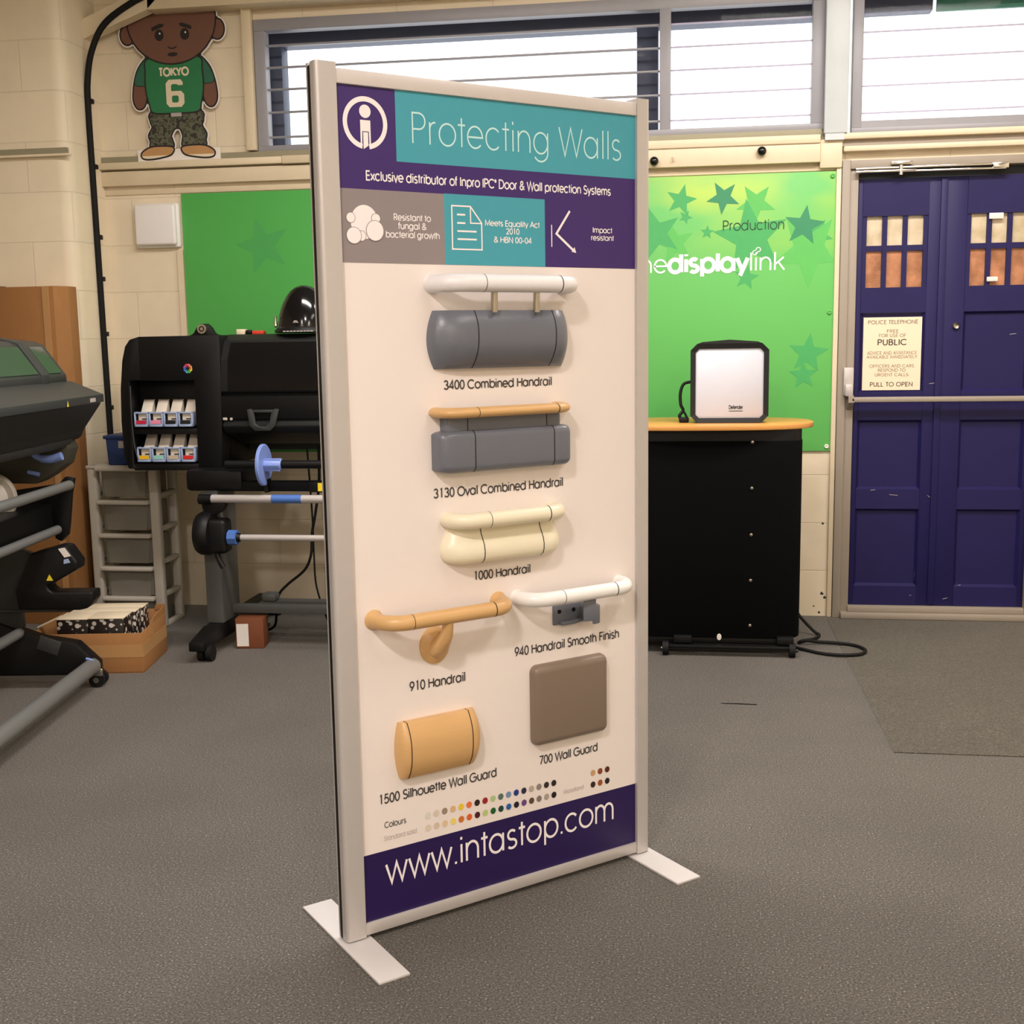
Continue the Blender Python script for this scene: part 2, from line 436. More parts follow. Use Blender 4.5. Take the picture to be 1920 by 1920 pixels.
G['k'] = (0.53, [[(0.09, 0.74), (0.09, 0)], [(0.45, X_), (0.10, 0.24)], [(0.22, 0.345), (0.48, 0)]])
G['l'] = (0.20, [[(0.10, 0.74), (0.10, 0)]])
G['m'] = (0.88, [[(0.09, X_), (0.09, 0)], A_(0.265, 0.33, .175, .20, 180, 0) + [(0.44, 0)], A_(0.615, 0.33, .175, .20, 180, 0) + [(0.79, 0)]])
G['n'] = (0.59, [[(0.09, X_), (0.09, 0)], A_(0.295, 0.30, .205, .23, 180, 0) + [(0.50, 0)]])
G['o'] = (0.64, [A_(0.32, r_, .265, r_, 0, 360)])
G['p'] = (0.66, [A_(0.36, r_, .25, r_, 0, 360), [(0.11, X_), (0.11, -0.2)]])
G['q'] = (0.66, [A_(0.30, r_, .25, r_, 0, 360), [(0.55, X_), (0.55, -0.2)]])
G['r'] = (0.34, [[(0.09, X_), (0.09, 0)], A_(0.25, 0.36, .16, .17, 180, 80)])
G['s'] = (0.46, [A_(0.225, 0.395, .145, .135, 35, 270) + A_(0.225, 0.13, .165, .13, 90, -145)])
G['t'] = (0.30, [[(0.15, 0.70), (0.15, 0)], [(0.03, X_), (0.27, X_)]])
G['u'] = (0.59, [[(0.09, X_)] + A_(0.295, 0.23, .205, .23, 180, 360) + [(0.50, X_)], [(0.50, 0.25), (0.50, 0)]])
G['v'] = (0.52, [[(0.04, X_), (0.26, 0.0), (0.48, X_)]])
G['w'] = (0.78, [[(0.04, X_), (0.215, 0), (0.39, X_), (0.565, 0), (0.74, X_)]])
G['x'] = (0.50, [[(0.04, X_), (0.46, 0)], [(0.46, X_), (0.04, 0)]])
G['y'] = (0.52, [[(0.04, X_), (0.26, 0.0)], [(0.48, X_), (0.17, -0.2)]])
G['A'] = (0.70, [[(0.04, 0), (0.35, C_), (0.66, 0)], [(0.14, 0.24), (0.56, 0.24)]])
G['B'] = (0.58, [[(0.09, C_), (0.09, 0)], [(0.09, C_), (0.28, C_)] + A_(0.28, 0.55, .17, .17, 90, -90) + [(0.09, 0.38)], [(0.28, 0.38)] + A_(0.31, 0.19, .2, .19, 90, -90) + [(0.09, 0)]])
G['C'] = (0.76, [A_(0.41, .36, .36, .36, 45, 315)])
G['D'] = (0.72, [[(0.09, 0), (0.09, C_), (0.30, C_)] + A_(0.30, .36, .34, .36, 90, -90) + [(0.09, 0)]])
G['E'] = (0.52, [[(0.46, C_), (0.09, C_), (0.09, 0), (0.46, 0)], [(0.09, 0.38), (0.43, 0.38)]])
G['F'] = (0.50, [[(0.46, C_), (0.09, C_), (0.09, 0)], [(0.09, 0.38), (0.42, 0.38)]])
G['G'] = (0.82, [A_(0.41, .36, .36, .36, 45, 360), [(0.77, 0.36), (0.42, 0.36)]])
G['H'] = (0.66, [[(0.09, C_), (0.09, 0)], [(0.57, C_), (0.57, 0)], [(0.09, 0.38), (0.57, 0.38)]])
G['I'] = (0.20, [[(0.10, C_), (0.10, 0)]])
G['J'] = (0.44, [[(0.34, C_)] + A_(0.19, 0.17, .15, .17, 0, -170)])
G['K'] = (0.62, [[(0.09, C_), (0.09, 0)], [(0.54, C_), (0.09, 0.27)], [(0.24, 0.41), (0.58, 0)]])
G['L'] = (0.46, [[(0.09, C_), (0.09, 0), (0.42, 0)]])
G['M'] = (0.84, [[(0.09, 0), (0.11, C_), (0.42, 0.08), (0.73, C_), (0.75, 0)]])
G['N'] = (0.70, [[(0.09, 0), (0.09, C_), (0.61, 0), (0.61, C_)]])
G['O'] = (0.82, [A_(0.41, .36, .36, .36, 0, 360)])
G['P'] = (0.55, [[(0.09, 0), (0.09, C_), (0.29, C_)] + A_(0.29, 0.53, .2, .19, 90, -90) + [(0.09, 0.34)]])
G['R'] = (0.58, [[(0.09, 0), (0.09, C_), (0.29, C_)] + A_(0.29, 0.53, .2, .19, 90, -90) + [(0.09, 0.34)], [(0.28, 0.34), (0.51, 0)]])
G['S'] = (0.54, [A_(0.27, 0.54, .18, .18, 30, 270) + A_(0.27, 0.18, .21, .18, 90, -150)])
G['T'] = (0.46, [[(0.23, C_), (0.23, 0)], [(0.02, C_), (0.44, C_)]])
G['U'] = (0.64, [[(0.09, C_)] + A_(0.32, 0.23, .23, .23, 180, 360) + [(0.55, C_)]])
G['V'] = (0.64, [[(0.03, C_), (0.32, 0), (0.61, C_)]])
G['W'] = (0.92, [[(0.03, C_), (0.245, 0), (0.46, C_), (0.675, 0), (0.89, C_)]])
G['Y'] = (0.58, [[(0.03, C_), (0.29, 0.33), (0.55, C_)], [(0.29, 0.33), (0.29, 0)]])
G['0'] = (0.55, [A_(0.275, .36, .205, .36, 0, 360)])
G['1'] = (0.55, [[(0.19, 0.66), (0.31, C_), (0.31, 0)]])
G['2'] = (0.55, [A_(0.275, .52, .19, .2, 170, -30) + [(0.08, 0), (0.48, 0)]])
G['3'] = (0.55, [A_(0.27, .545, .17, .175, 160, -90) + A_(0.27, .185, .2, .185, 90, -160)])
G['4'] = (0.55, [[(0.38, 0), (0.38, C_), (0.05, 0.18), (0.50, 0.18)]])
G['5'] = (0.55, [[(0.44, C_), (0.17, C_), (0.11, 0.37)] + A_(0.265, .23, .21, .23, 125, -150)])
G['6'] = (0.55, [A_(0.275, .22, .2, .22, 0, 360), [(0.10, 0.32), (0.36, C_)]])
G['7'] = (0.55, [[(0.07, C_), (0.48, C_), (0.20, 0)]])
G['9'] = (0.55, [A_(0.275, .50, .2, .22, 0, 360), [(0.45, 0.40), (0.19, 0)]])
G['&'] = (0.66, [[(0.60, 0), (0.17, 0.50)] + A_(0.29, .57, .14, .15, 190, -40) + [(0.12, 0.29)] + A_(0.26, .18, .19, .18, 140, 300) + [(0.58, 0.33)]])
G['.'] = (0.22, [[(0.11, 0.0), (0.11, 0.07)]])
G['-'] = (0.34, [[(0.05, 0.26), (0.29, 0.26)]])
G['*'] = (0.20, [A_(0.10, .60, .07, .09, 0, 360)])
G[' '] = (0.28, [])

NS = [0]
def stroke(mb, pts, w, y, fx, fz):
    """one pen stroke of width w along pts (glyph units), mapped by fx, fz"""
    NS[0] = (NS[0] + 1) % 5; y = y - 5e-5 * NS[0]      # crossing strokes lie a hair apart
    n = len(pts); closed = n > 2 and abs(pts[0][0] - pts[-1][0]) < 1e-6 and abs(pts[0][1] - pts[-1][1]) < 1e-6
    L = []; Rr = []
    for i in range(n):
        if closed: a, b = pts[(i - 1) % (n - 1)], pts[(i + 1) % (n - 1)]
        else: a, b = pts[max(i - 1, 0)], pts[min(i + 1, n - 1)]
        p = pts[i]
        d1 = Vector((p[0] - a[0], p[1] - a[1])); d2 = Vector((b[0] - p[0], b[1] - p[1]))
        if d1.length < 1e-9: d1 = d2
        if d2.length < 1e-9: d2 = d1
        d1.normalize(); d2.normalize(); t = d1 + d2
        if t.length < 1e-6: t = Vector((-d1.y, d1.x))
        t.normalize(); nn = Vector((-t.y, t.x)); n1 = Vector((-d1.y, d1.x))
        k = min(1 / max(nn.dot(n1), 0.25), 2.6) * w / 2
        L.append((p[0] + nn.x * k, p[1] + nn.y * k)); Rr.append((p[0] - nn.x * k, p[1] - nn.y * k))
    vs_ = [(fx(q[0]), y, fz(q[1])) for q in L + Rr]
    mb.add(vs_, [(i, n + i, n + i + 1, i + 1) for i in range(n - 1)])

def text(mb, s, x0, z0, width, cap, w, y, serif=False, x1=None, center=None, bold=None):
    adv = 0; items = []
    for ch in s:
        g = G[ch]; items.append((adv, ch)); adv += g[0] + (0.05 if serif else 0)
    k = cap / C_
    tw = width if width else adv * k
    sx = tw / (adv - 0.09)
    if center is not None: x0 = center - tw / 2
    for off, ch in items:
        fx = lambda q, o_=off: x0 + (q + o_ - 0.045) * sx
        fz = lambda q: z0 + q * k
        for pl in G[ch][1]:
            ww = w
            if bold and bold(off, ch): ww = w * 2.3
            stroke(mb, pl, ww, y, fx, fz)
            if serif:
                for e, o2 in ((pl[0], pl[1]), (pl[-1], pl[-2])):
                    if (abs(e[1]) < .02 or abs(e[1] - C_) < .02) and abs(e[1] - o2[1]) > abs(e[0] - o2[0]) * 0.8:
                        zz = e[1] + (w * .25 if e[1] < .3 else -w * .25)
                        stroke(mb, [(e[0] - serif, zz), (e[0] + serif, zz)], w * 0.5, y, fx, fz)
    return tw

# ================================================================== THE SETTING
struct(MB().box(-6.2, 2.8, -3.2, 6.2, -0.1, 0.0).build('floor', 'carpet'))
struct(MB().box(-6.2, 2.8, -3.2, 6.2, 3.4, 3.5).build('ceiling', 'ceil'))
wb = MB()
wb.box(-3.0, 0.722, D, D + .2, 0, 2.365)
wb.box(-3.0, -2.154, D, D + .2, 2.365, 3.4)
wb.box(-2.154, 0.645, D, D + .2, 3.0, 3.4)
wb.box(0.645, 0.738, D, D + .2, 2.365, 3.4)
wb.box(0.738, 2.8, D, D + .2, 3.0, 3.4)
wb.box(0.722, 2.8, D, D + .2, 2.212, 2.34)
wb.box(1.70, 2.8, D, D + .2, 0, 2.212)
wb.box(2.3, 2.8, D, D + .2, 2.34, 3.0)
struct(wb.build('wall_back', 'blocks'))
pier = [(-6.2, 5.626), (-3.07, 5.626), (-3.035, 5.634), (-3.011, 5.655), (-3.0, 5.69), (-3.0, 6.18), (-6.2, 6.18)]
struct(MB().prism(pier, 'z', 0, 3.4).build('wall_pier', 'blocks'))
struct(MB().box(-6.2, -6.0, -3.2, 5.626, 0, 3.4).build('wall_left', 'blocks'))
struct(MB().box(2.6, 2.8, -3.2, D, 0, 3.4).build('wall_right', 'blocks'))
struct(MB().box(-6.0, 2.6, -3.2, -3.0, 0, 3.4).build('wall_front', 'blocks'))

# timber rails and ledges along the wall
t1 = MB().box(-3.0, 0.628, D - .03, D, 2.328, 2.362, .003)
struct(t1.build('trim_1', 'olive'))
t2 = MB().box(-3.0, -2.02, D - .055, D, 2.296, 2.331, .006).box(-2.02, 0.62, D - .06, D, 2.293, 2.333, .006)
struct(t2.build('trim_2', 'cream'))
t3 = MB().box(-3.0, -0.9, D - .035, D, 2.215, 2.288, .004).box(-0.9, 0.62, D - .05, D, 2.207, 2.30, .004)
struct(t3.build('trim_3', 'cream'))
struct(MB().box(-3.0, 0.70, D - .008, D, 2.172, 2.196, .002).build('trim_4', 'cream'))
struct(MB().box(0.700, 0.724, D - .022, D, 0.0, 2.312, .004).box(0.62, 0.724, D - .035, D, 2.18, 2.312, .006).build('trim_5', 'cream'))
struct(MB().box(0.717, 2.6, D - .05, D, 2.307, 2.336, .006).box(0.728, 2.6, D - .05, D, 2.25, 2.276, .006).build('trim_6', 'cream'))
struct(MB().box(0.722, 2.6, D - .02, D, 2.278, 2.306).build('trim_7', 'taupe'))
struct(MB().box(-6.0, -3.0, 5.606, 5.626, 2.334, 2.362).build('sill_shade', 'olive'))  # olive strip stands in for the shadow along the sill top
struct(MB().box(-6.0, -2.985, 5.600, 5.626, 2.322, 2.334, .003).build('trim_9', 'cream'))
struct(MB().box(-2.205, -2.157, D - .05, D, 2.366, 3.06, .004).build('trim_10', 'cream'))
struct(MB().box(-2.622, -2.590, D - .012, D, 1.40, 1.885).build('trim_11', 'cream'))

# steel eaves beam with its sloping end brace
bm_ = MB().box(-2.66, 2.6, D - .13, D - .005, 3.045, 3.40, .006)
bm_.prism([(-3.0, 2.925), (-2.66, 3.045), (-2.60, 3.10), (-2.60, 3.17), (-3.0, 3.02)], 'y', D - .13, D - .06)
bm_.box(-3.0, -2.66, D - .11, D - .005, 3.20, 3.24)
struct(bm_.build('trim_12', 'cream'))
sc_ = MB().box(0.634, 0.742, D - .06, D + .02, 2.335, 3.4, .004).box(0.64, 0.728, D - .055, D, 2.305, 2.335)
sc_.prism([(0.73, 2.92), (0.86, 3.05), (0.86, 3.10), (0.73, 2.98)], 'y', D - .05, D - .02)
struct(sc_.build('trim_13', 'steel'))

# ---- windows
def frame_bars(mb, x0, x1, z0, z1, wd, y0, y1):
    mb.box(x0, x1, y0, y1, z0, z0 + wd * .5, .002).box(x0, x1, y0, y1, z1 - wd, z1, .002)
    mb.box(x0, x0 + wd, y0, y1, z0 + wd * .5, z1 - wd, .002).box(x1 - wd, x1, y0, y1, z0 + wd * .5, z1 - wd, .002)
w1 = MB(); frame_bars(w1, -2.154, 0.634, 2.362, 3.0, .056, D - .015, D + .05)
w1.box(-.135, -.082, D - .014, D + .049, 2.385, 2.95, .002)
win1 = struct(w1.build('window_1', 'winframe'))
w1g = MB().box(-2.10, -.135, D + .040, D + .044, 2.388, 2.945); w1g.build('pane', 'glass', win1)
MB().box(-.082, .578, D + .040, D + .044, 2.388, 2.945).build('pane', 'glass', win1)
for z in (2.877, 2.771, 2.665, 2.554, 2.433):
    MB().box(-2.10, -.135, D + .004, D + .022, z - .005, z + .005, .003).build('guard_bar', 'winframe', win1)
    MB().box(-.082, .578, D + .004, D + .012, z - .0034, z + .0034, .001).build('guard_bar', 'bar_bloom', win1)
sh = MB().box(-2.4, .62, D + .14, D + .24, 2.905, 3.15).box(-2.4, -2.064, D + .14, D + .24, 2.405, 2.905, .004).box(-.250, -.145, D + .14, D + .24, 2.405, 2.905, .004)
sh.build('shutter_surround', 'navy', win1)
w2 = MB(); frame_bars(w2, 0.764, 2.3, 2.338, 3.0, .046, D - .015, D + .05)
w2.box(0.765, 2.3, D - .0135, D + .049, 2.36, 2.392)
win2 = struct(w2.build('window_2', 'winframe'))
MB().box(.81, 2.254, D + .040, D + .044, 2.392, 2.954).build('pane', 'glass', win2)
for z in (2.795, 2.676, 2.553, 2.430):
    MB().box(.81, 2.254, D + .004, D + .012, z - .0034, z + .0034, .001).build('guard_bar', 'bar_bloom', win2)
MB().box(.80, 1.145, D + .14, D + .22, 2.912, 3.15).build('shutter_surround', 'navy', win2)
MB().box(1.162, 2.4, D + .14, D + .16, 2.905, 3.15).build('fascia_board', 'banner_green', win2)

# ---- blue double door
door = struct(thing('door_1', None, None, (1.22, D, 0)))
o = (1.22, D, 0)
fr = MB().box(.726, .764, D - .03, D + .1, 0, 2.214, .003).box(.764, .804, D - .015, D + .1, 0.0, 2.17, .003)
fr.box(1.636, 1.70, D - .03, D + .1, 0, 2.214, .003).box(.764, 1.636, D - .03, D + .1, 2.172, 2.212, .003)
fr.build('door_frame', 'taupe', door, o)
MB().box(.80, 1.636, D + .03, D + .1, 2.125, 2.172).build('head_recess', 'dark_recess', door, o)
MB().box(.764, 1.64, D - .06, D + .1, .0, .03, .005).box(.80, 1.636, D - .03, D + .1, .03, .06, .004).build('threshold', 'taupe', door, o)
ZR = [(.062, .158), (.545, .642), (.982, 1.118), (1.498, 1.618), (1.953, 2.127)]
def leaf(x0, x1, px0, px1):
    lf = MB()
    lf.box(x0, px0, D + .002, D + .045, .062, 2.127, .003).box(px1, x1, D + .002, D + .045, .062, 2.127, .003)
    for a, b in ZR: lf.box(px0, px1, D + .002, D + .045, a, b)
    for a, b in ((.158, .545), (.642, .982), (1.118, 1.498)):
        lf.box(px0, px1, D + .020, D + .04, a, b)
        f = .012
        for q in ([(px0, a), (px1, a), (px1 - f, a + f), (px0 + f, a + f)], [(px0, b), (px1, b), (px1 - f, b - f), (px0 + f, b - f)],
                  [(px0, a), (px0, b), (px0 + f, b - f), (px0 + f, a + f)], [(px1, a), (px1, b), (px1 - f, b - f), (px1 - f, a + f)]):
            lf.add([(q[0][0], D + .003, q[0][1]), (q[1][0], D + .003, q[1][1]), (q[2][0], D + .019, q[2][1]), (q[3][0], D + .019, q[3][1])], [(0, 1, 2, 3)])
    w = (px1 - px0 - .02) / 3; wx0 = px0 + .01
    for k in (1, 2): lf.box(wx0 + k * w - .011, wx0 + k * w + .011, D + .008, D + .04, 1.618, 1.953)
    lf.box(px0, px0 + .02, D + .008, D + .04, 1.618, 1.953).box(px1 - .02, px1, D + .008, D + .04, 1.618, 1.953)
    lf.box(px0, px1, D + .0095, D + .039, 1.790, 1.816)
    L = lf.build('leaf', 'door_blue', door, o)
    for k in range(3):
        a, b = wx0 + k * w + (.012 if k else .008), wx0 + (k + 1) * w - (.012 if k < 2 else .008)
        MB().box(a, b, D + .022, D + .030, 1.812, 1.957).build('pane', 'pane_up', L)
        MB().box(a, b, D + .022, D + .030, 1.612, 1.792).build('pane', 'pane_low', L)
    return L
la = leaf(.806, 1.199, .83, 1.132)
lb = leaf(1.202, 1.634, 1.308, 1.606)
MB().box(1.185, 1.215, D - .006, D + .002, .07, 2.12, .002).build('meeting_strip', 'door_blue', la)
MB().lathe([(.016, 0), (.017, -.010), (.012, -.016), (.004, -.012)], (1.273, D + .002, 1.431), 24, 'y').build('lock', 'nickel', lb)
MB().box(1.405, 1.455, D - .006, D + .004, 1.636, 1.658, .003).box(1.405, 1.47, D - .004, D + .004, 1.925, 1.953, .003).build('glazing_clip', 'paper', lb)
# push bar across both leaves, closer with its arm, frame bracket
pb = MB().box(.785, 1.64, D - .075, D - .045, 1.072, 1.098, .008).prism([(D - .01, 1.03), (D - .075, 1.072), (D - .075, 1.10), (D - .01, 1.12)], 'x', .775, .80)
pb.build('push_bar', 'taupe', door, o)
MB().box(.752, .80, D - .05, D - .028, 1.105, 1.24, .006).box(.757, .797, D - .07, D - .03, 1.10, 1.16, .01).build('push_bar_bracket', 'alu', door, o)
cl = MB().box(.785, 1.06, D - .055, D - .035, 2.148, 2.160, .003).box(.785, 1.45, D - .05, D - .04, 2.165, 2.174, .002, rot=Matrix.Rotation(R(-.3), 4, 'Y'))
cl.box(1.0, 1.46, D - .055, D - .035, 2.146, 2.156, .003)
cl.box(.945, 1.04, D - .06, D - .02, 2.180, 2.198, .004).cyl((.99, D - .045, 2.185), (.99, D - .045, 2.135), .011)
cl.box(1.40, 1.47, D - .06, D - .02, 2.150, 2.176, .003)
cl.build('door_closer', 'chrome', door, o)
# scuffs chipped into the paint
sf = MB()
for x, z, dx, dz in ((.90, .636, .022, .003), (.99, .615, .04, -.004), (1.17, .612, .012, -.01), (1.12, .20, .004, .03), (1.205, .14, .003, .05), (1.26, .095, .022, .006), (1.33, .165, .012, .002), (1.52, 1.385, .03, .004), (1.205, 1.12, .002, .02), (1.10, .11, .01, .002), (1.16, 1.155, .03, .004)):
    sf.add([(x, D + .0005, z), (x + dx, D + .0005, z + dz), (x + dx, D + .0005, z + dz + .0025), (x, D + .0005, z + .0025)], [(0, 1, 2, 3)])
sf.build('scuff_marks', 'ink_light', door, o)

# inset entrance carpet in front of the door
em = MB().box(.70, 2.55, 3.98, D - .07, -.004, .003)
tag(em.build('entrance_mat', 'mat'), 'olive brown inset entrance mat on the floor before the blue door', 'mat')
fm = MB(); fm.add([(.139, 4.472, .0012), (.274, 4.470, .0012), (.274, 4.478, .0012), (.20, 4.481, .0012), (.139, 4.477, .0012)], [(0, 1, 2, 3, 4)])
fm.add([(.139, 4.472, 0), (.274, 4.470, 0), (.274, 4.478, 0), (.20, 4.481, 0), (.139, 4.477, 0)], [(4, 3, 2, 1, 0)])
tag(fm.build('scrap_of_tape', 'black'), 'thin black strip lying on open carpet right of the display board', 'scrap')

# ---- notice on the door
nt_ = thing('notice', 'cream notice with serif capitals fixed on the left door leaf', 'notice', (.982, D, 1.30)); no = (.982, D, 1.30)
MB().box(.847, 1.119, D + .006, D + .019, 1.127, 1.477).build('plate', 'sign_cream', nt_, no)
nl = 'sign_ink'; nd = 'sign_ink_dk'; y_ = D + .0054
def ln(mm, s, z, x0, x1, cap, w=.085):
    mb = MB(); text(mb, s, x0, z, x1 - x0, cap, w, y_, serif=.09); mb.build('lettering', mm, nt_, no)
sx = lambda px: .847 + (px - 112) / (770 - 112) * .272
ln(nl, 'POLICE TELEPHONE', 1.446, .868, 1.101, .0165, .10)
ln(nl, 'FREE', 1.404, .957, 1.012, .014)
ln(nl, 'FOR USE OF', 1.383, .920, 1.047, .014)
ln(nd, 'PUBLIC', 1.345, .915, 1.052, .0255, .12)
ln(nl, 'ADVICE AND ASSISTANCE', 1.300, .868, 1.099, .0135)
ln(nl, 'AVAILABLE IMMEDIATELY', 1.281, .866, 1.101, .0135)
ln(nl, 'OFFICERS AND CARS', 1.237, .880, 1.088, .0135)
ln(nl, 'RESPOND TO', 1.217, .920, 1.049, .0135)
ln(nl, 'URGENT CALLS', 1.195, .906, 1.063, .0135)
ln(nd, 'PULL TO OPEN', 1.146, .884, 1.085, .019, .11)

# ---- long green printed panel
gp = thing('printed_wall_panel', 'long green printed panel with stars screwed to the back wall', 'panel', (-.94, D, .833)); go = (-.94, D, .833)
gpo = MB().box(-2.584, .704, D - .012, D, .833, 2.168, .002).build('sheet', 'green', None); gpo.parent = gp; gpo.location = (.94, -D, -.833)
def star_pts(x, z, r, rot, ri=.42):
    return [(x + (r if k % 2 == 0 else r * ri) * math.sin(R(rot + 36 * k)), z + (r if k % 2 == 0 else r * ri) * math.cos(R(rot + 36 * k))) for k in range(10)]
M['star_left'] = mat('star_left', (72, 164, 84), .45); M['star_dk'] = mat('star_dark', (52, 142, 98), .45); M['star_md'] = mat('star_mid', (70, 172, 96), .45); M['star_lt'] = mat('star_light', (92, 190, 92), .45)
stars = [(-.03, 2.055, .078, 14, 'star_md', 0), (.172, 2.062, .082, 42, 'star_dk', 4), (.327, 2.03, .098, 38, 'star_lt', 1), (.306, 1.87, .185, -8, 'star_md', 2),
         (.555, 1.918, .098, 8, 'star_dk', 5), (.096, 1.90, .034, 5, 'star_md', 3), (-.15, 1.90, .13, 55, 'star_md', 2), (-.06, 1.85, .10, -12, 'star_lt', 1),
         (.58, 1.80, .18, 180, 'star_lt', 1), (.70 - .09, 1.87, .085, 30, 'star_md', 0), (.285, 1.68, .062, 10, 'star_md', 3), (-.008, 1.975, .035, 170, 'star_md', 3), (.586, 1.310, .10, 6, 'star_md', 2),
         (.566, 1.205, .072, -3, 'star_md', 3), (-2.155, 1.895, .15, -14, 'star_left', 1)]
for x, z, r, rot, mm, ly in stars:
    pp = star_pts(x, z, r, rot)
    pp = [(min(max(a, -2.58), .702), b) for a, b in pp]
    mb = MB(); mb.poly(pp, D - .0124 - .0002 * ly); mb.build('printed_star', mm, gp, go)
tx = MB(); text(tx, 'Production', .171, 1.905, .291, .046, .075, D - .0136); tx.build('lettering', 'dkgreen_ink', gp, go)
tx = MB(); text(tx, 'thedisplaylink', -.262, 1.712, .728, .083, .075, D - .0136, bold=lambda o_, c: 1.5 < o_ < 4.85)
for cx, cz in ((.325, 1.797), (.341, 1.811)): tx.ring((cx, D - .0136, cz), (cx, D - .0137, cz), .0125, .0085, 24)
tx.build('lettering', 'print_white', gp, go)
for x, z in ((.683, .855), (.682, 1.505), (.684, 2.145)):
    MB().lathe([(.011, 0), (.011, -.004), (.007, -.008), (.004, -.005)], (x, D - .012, z), 20, 'y').build('screw_cap', 'paper' if z < 1 else 'green', gp, go)

# ---- things on the wall
wbx = thing('wall_unit', 'square white plastic box on the wall left of the green panel', 'wall box', (-2.715, D, 2.01)); wo = (-2.715, D, 2.01)
MB().box(-2.836, -2.594, D - .03, D, 1.898, 2.124, .012, 3).build('back_box', 'white', wbx, wo)
MB().box(-2.826, -2.604, D - .058, D - .028, 1.910, 2.114, .014, 4).build('cover', 'white', wbx, wo)
cab = thing('conduit_cable', 'black cable clipped down the block pier to behind the printer', 'cable', (-2.985, 5.83, 0.9)); co = (-2.985, 5.83, .9)
MB().tube([(-2.36, 5.842, 3.395), (-2.45, 5.842, 3.22), (-2.58, 5.842, 3.14), (-2.74, 5.842, 3.075), (-2.88, 5.838, 2.985), (-2.95, 5.83, 2.86), (-2.978, 5.825, 2.73), (-2.986, 5.825, 2.58), (-2.986, 5.828, 2.147), (-2.986, 5.832, 1.613), (-2.986, 5.838, .952), (-2.986, 5.84, .78)], .0155, 12, 5).build('sheath', 'rubber', cab, co)
for z in (2.62, 2.30, 1.95, 1.74, 1.46, 1.08):
    MB().box(-2.999, -2.966, 5.826, 5.858, z - .012, z + .012, .004).build('clip', 'black', cab, co)
tag(MB().sphere((-.159, D - .068, 2.236), .0215).cyl((-.159, D - .05, 2.236), (-.159, D - .04, 2.236), .012).build('door_stop_ball', 'black_gloss', None, (-.159, D - .05, 2.236)), 'glossy black ball knob on the cream rail, nearer the display board', 'ball', 'black ball knobs on the rail')
tag(MB().sphere((.348, D - .068, 2.264), .0215).cyl((.348, D - .05, 2.264), (.348, D - .04, 2.264), .012).build('door_stop_ball', 'black_gloss', None, (.348, D - .05, 2.264)), 'glossy black ball knob on the cream rail, nearer the blue door', 'ball', 'black ball knobs on the rail')

# ---- cardboard cut-out of a cartoon boy standing on the ledge
cx = -2.575; cy = D - .035
cut = thing('cardboard_cutout', 'cardboard cutout of a cartoon boy in a green shirt on the wall ledge', 'cutout', (cx, cy, 2.331)); cto = (cx, cy, 2.331)
def ell(x, z, rx, rz, n=36, a0=0, a1=360): return [(cx + x + rx * math.cos(R(a0 + (a1 - a0) * i / n)), z + rz * math.sin(R(a0 + (a1 - a0) * i / n))) for i in range(n)]
def sm(pts, k=5):
    P = [Vector((a, b)) for a, b in pts]; n = len(P); out = []
    for i in range(n):
        p0, p1, p2, p3 = P[i - 1], P[i], P[(i + 1) % n], P[(i + 2) % n]
        for j in range(k):
            t = j / k; q = .5 * ((2 * p1) + (p2 - p0) * t + (2 * p0 - 5 * p1 + 4 * p2 - p3) * t * t + (3 * p1 - p0 - 3 * p2 + p3) * t ** 3); out.append((cx + q.x, q.y))
    return out
def mir(pts): return [(2 * cx - a, b) for a, b in pts][::-1]
def offs(pts, d):
    n = len(pts); ar = sum(pts[i][0] * pts[(i + 1) % n][1] - pts[(i + 1) % n][0] * pts[i][1] for i in range(n)); sg = 1 if ar > 0 else -1; out = []
    for i in range(n):
        a, b = Vector(pts[i - 1]), Vector(pts[(i + 1) % n]); t = (b - a).normalized(); out.append((pts[i][0] + t.y * d * sg, pts[i][1] - t.x * d * sg))
    return out
head = ell(0, 3.020, .232, .213); earL = ell(-.238, 2.955, .034, .046); earR = ell(.240, 2.962, .034, .046)
shirt = sm([(-.122, 2.835), (-.148, 2.77), (-.150, 2.68), (-.135, 2.61), (-.115, 2.572), (0, 2.568), (.115, 2.572), (.135, 2.61), (.150, 2.68), (.148, 2.77), (.122, 2.835)])
armL = sm([(-.135, 2.835), (-.185, 2.79), (-.212, 2.72), (-.222, 2.64), (-.205, 2.598), (-.175, 2.598), (-.155, 2.64), (-.145, 2.74)])
armR = mir(armL)
slvL = sm([(-.135, 2.835), (-.185, 2.79), (-.212, 2.72), (-.18, 2.705), (-.145, 2.72)]); slvR = mir(slvL)
pants = sm([(-.12, 2.572), (-.137, 2.53), (-.128, 2.50), (-.150, 2.46), (-.142, 2.43), (-.137, 2.395), (-.03, 2.397), (-.028, 2.43), (-.034, 2.455), (-.012, 2.49), (.018, 2.49), (.034, 2.455), (.030, 2.43), (.036, 2.397), (.143, 2.395), (.150, 2.43), (.155, 2.46), (.134, 2.50), (.142, 2.53), (.12, 2.572)], 4)
shoeL = sm([(-.135, 2.40), (-.19, 2.375), (-.188, 2.350), (-.14, 2.345), (-.06, 2.357), (-.03, 2.372), (-.032, 2.397)]); shoeR = mir(shoeL)
bk = MB()
for q in (head, earL, earR, shirt, armL, armR, pants): bk.prism(offs(q, .014), 'y', cy, cy + .006)
bk.prism([(cx - .218, 2.331), (cx + .225, 2.331), (cx + .225, 2.39), (cx - .218, 2.39)], 'y', cy, cy + .006)
bk.build('backing_card', 'paper', cut, cto)
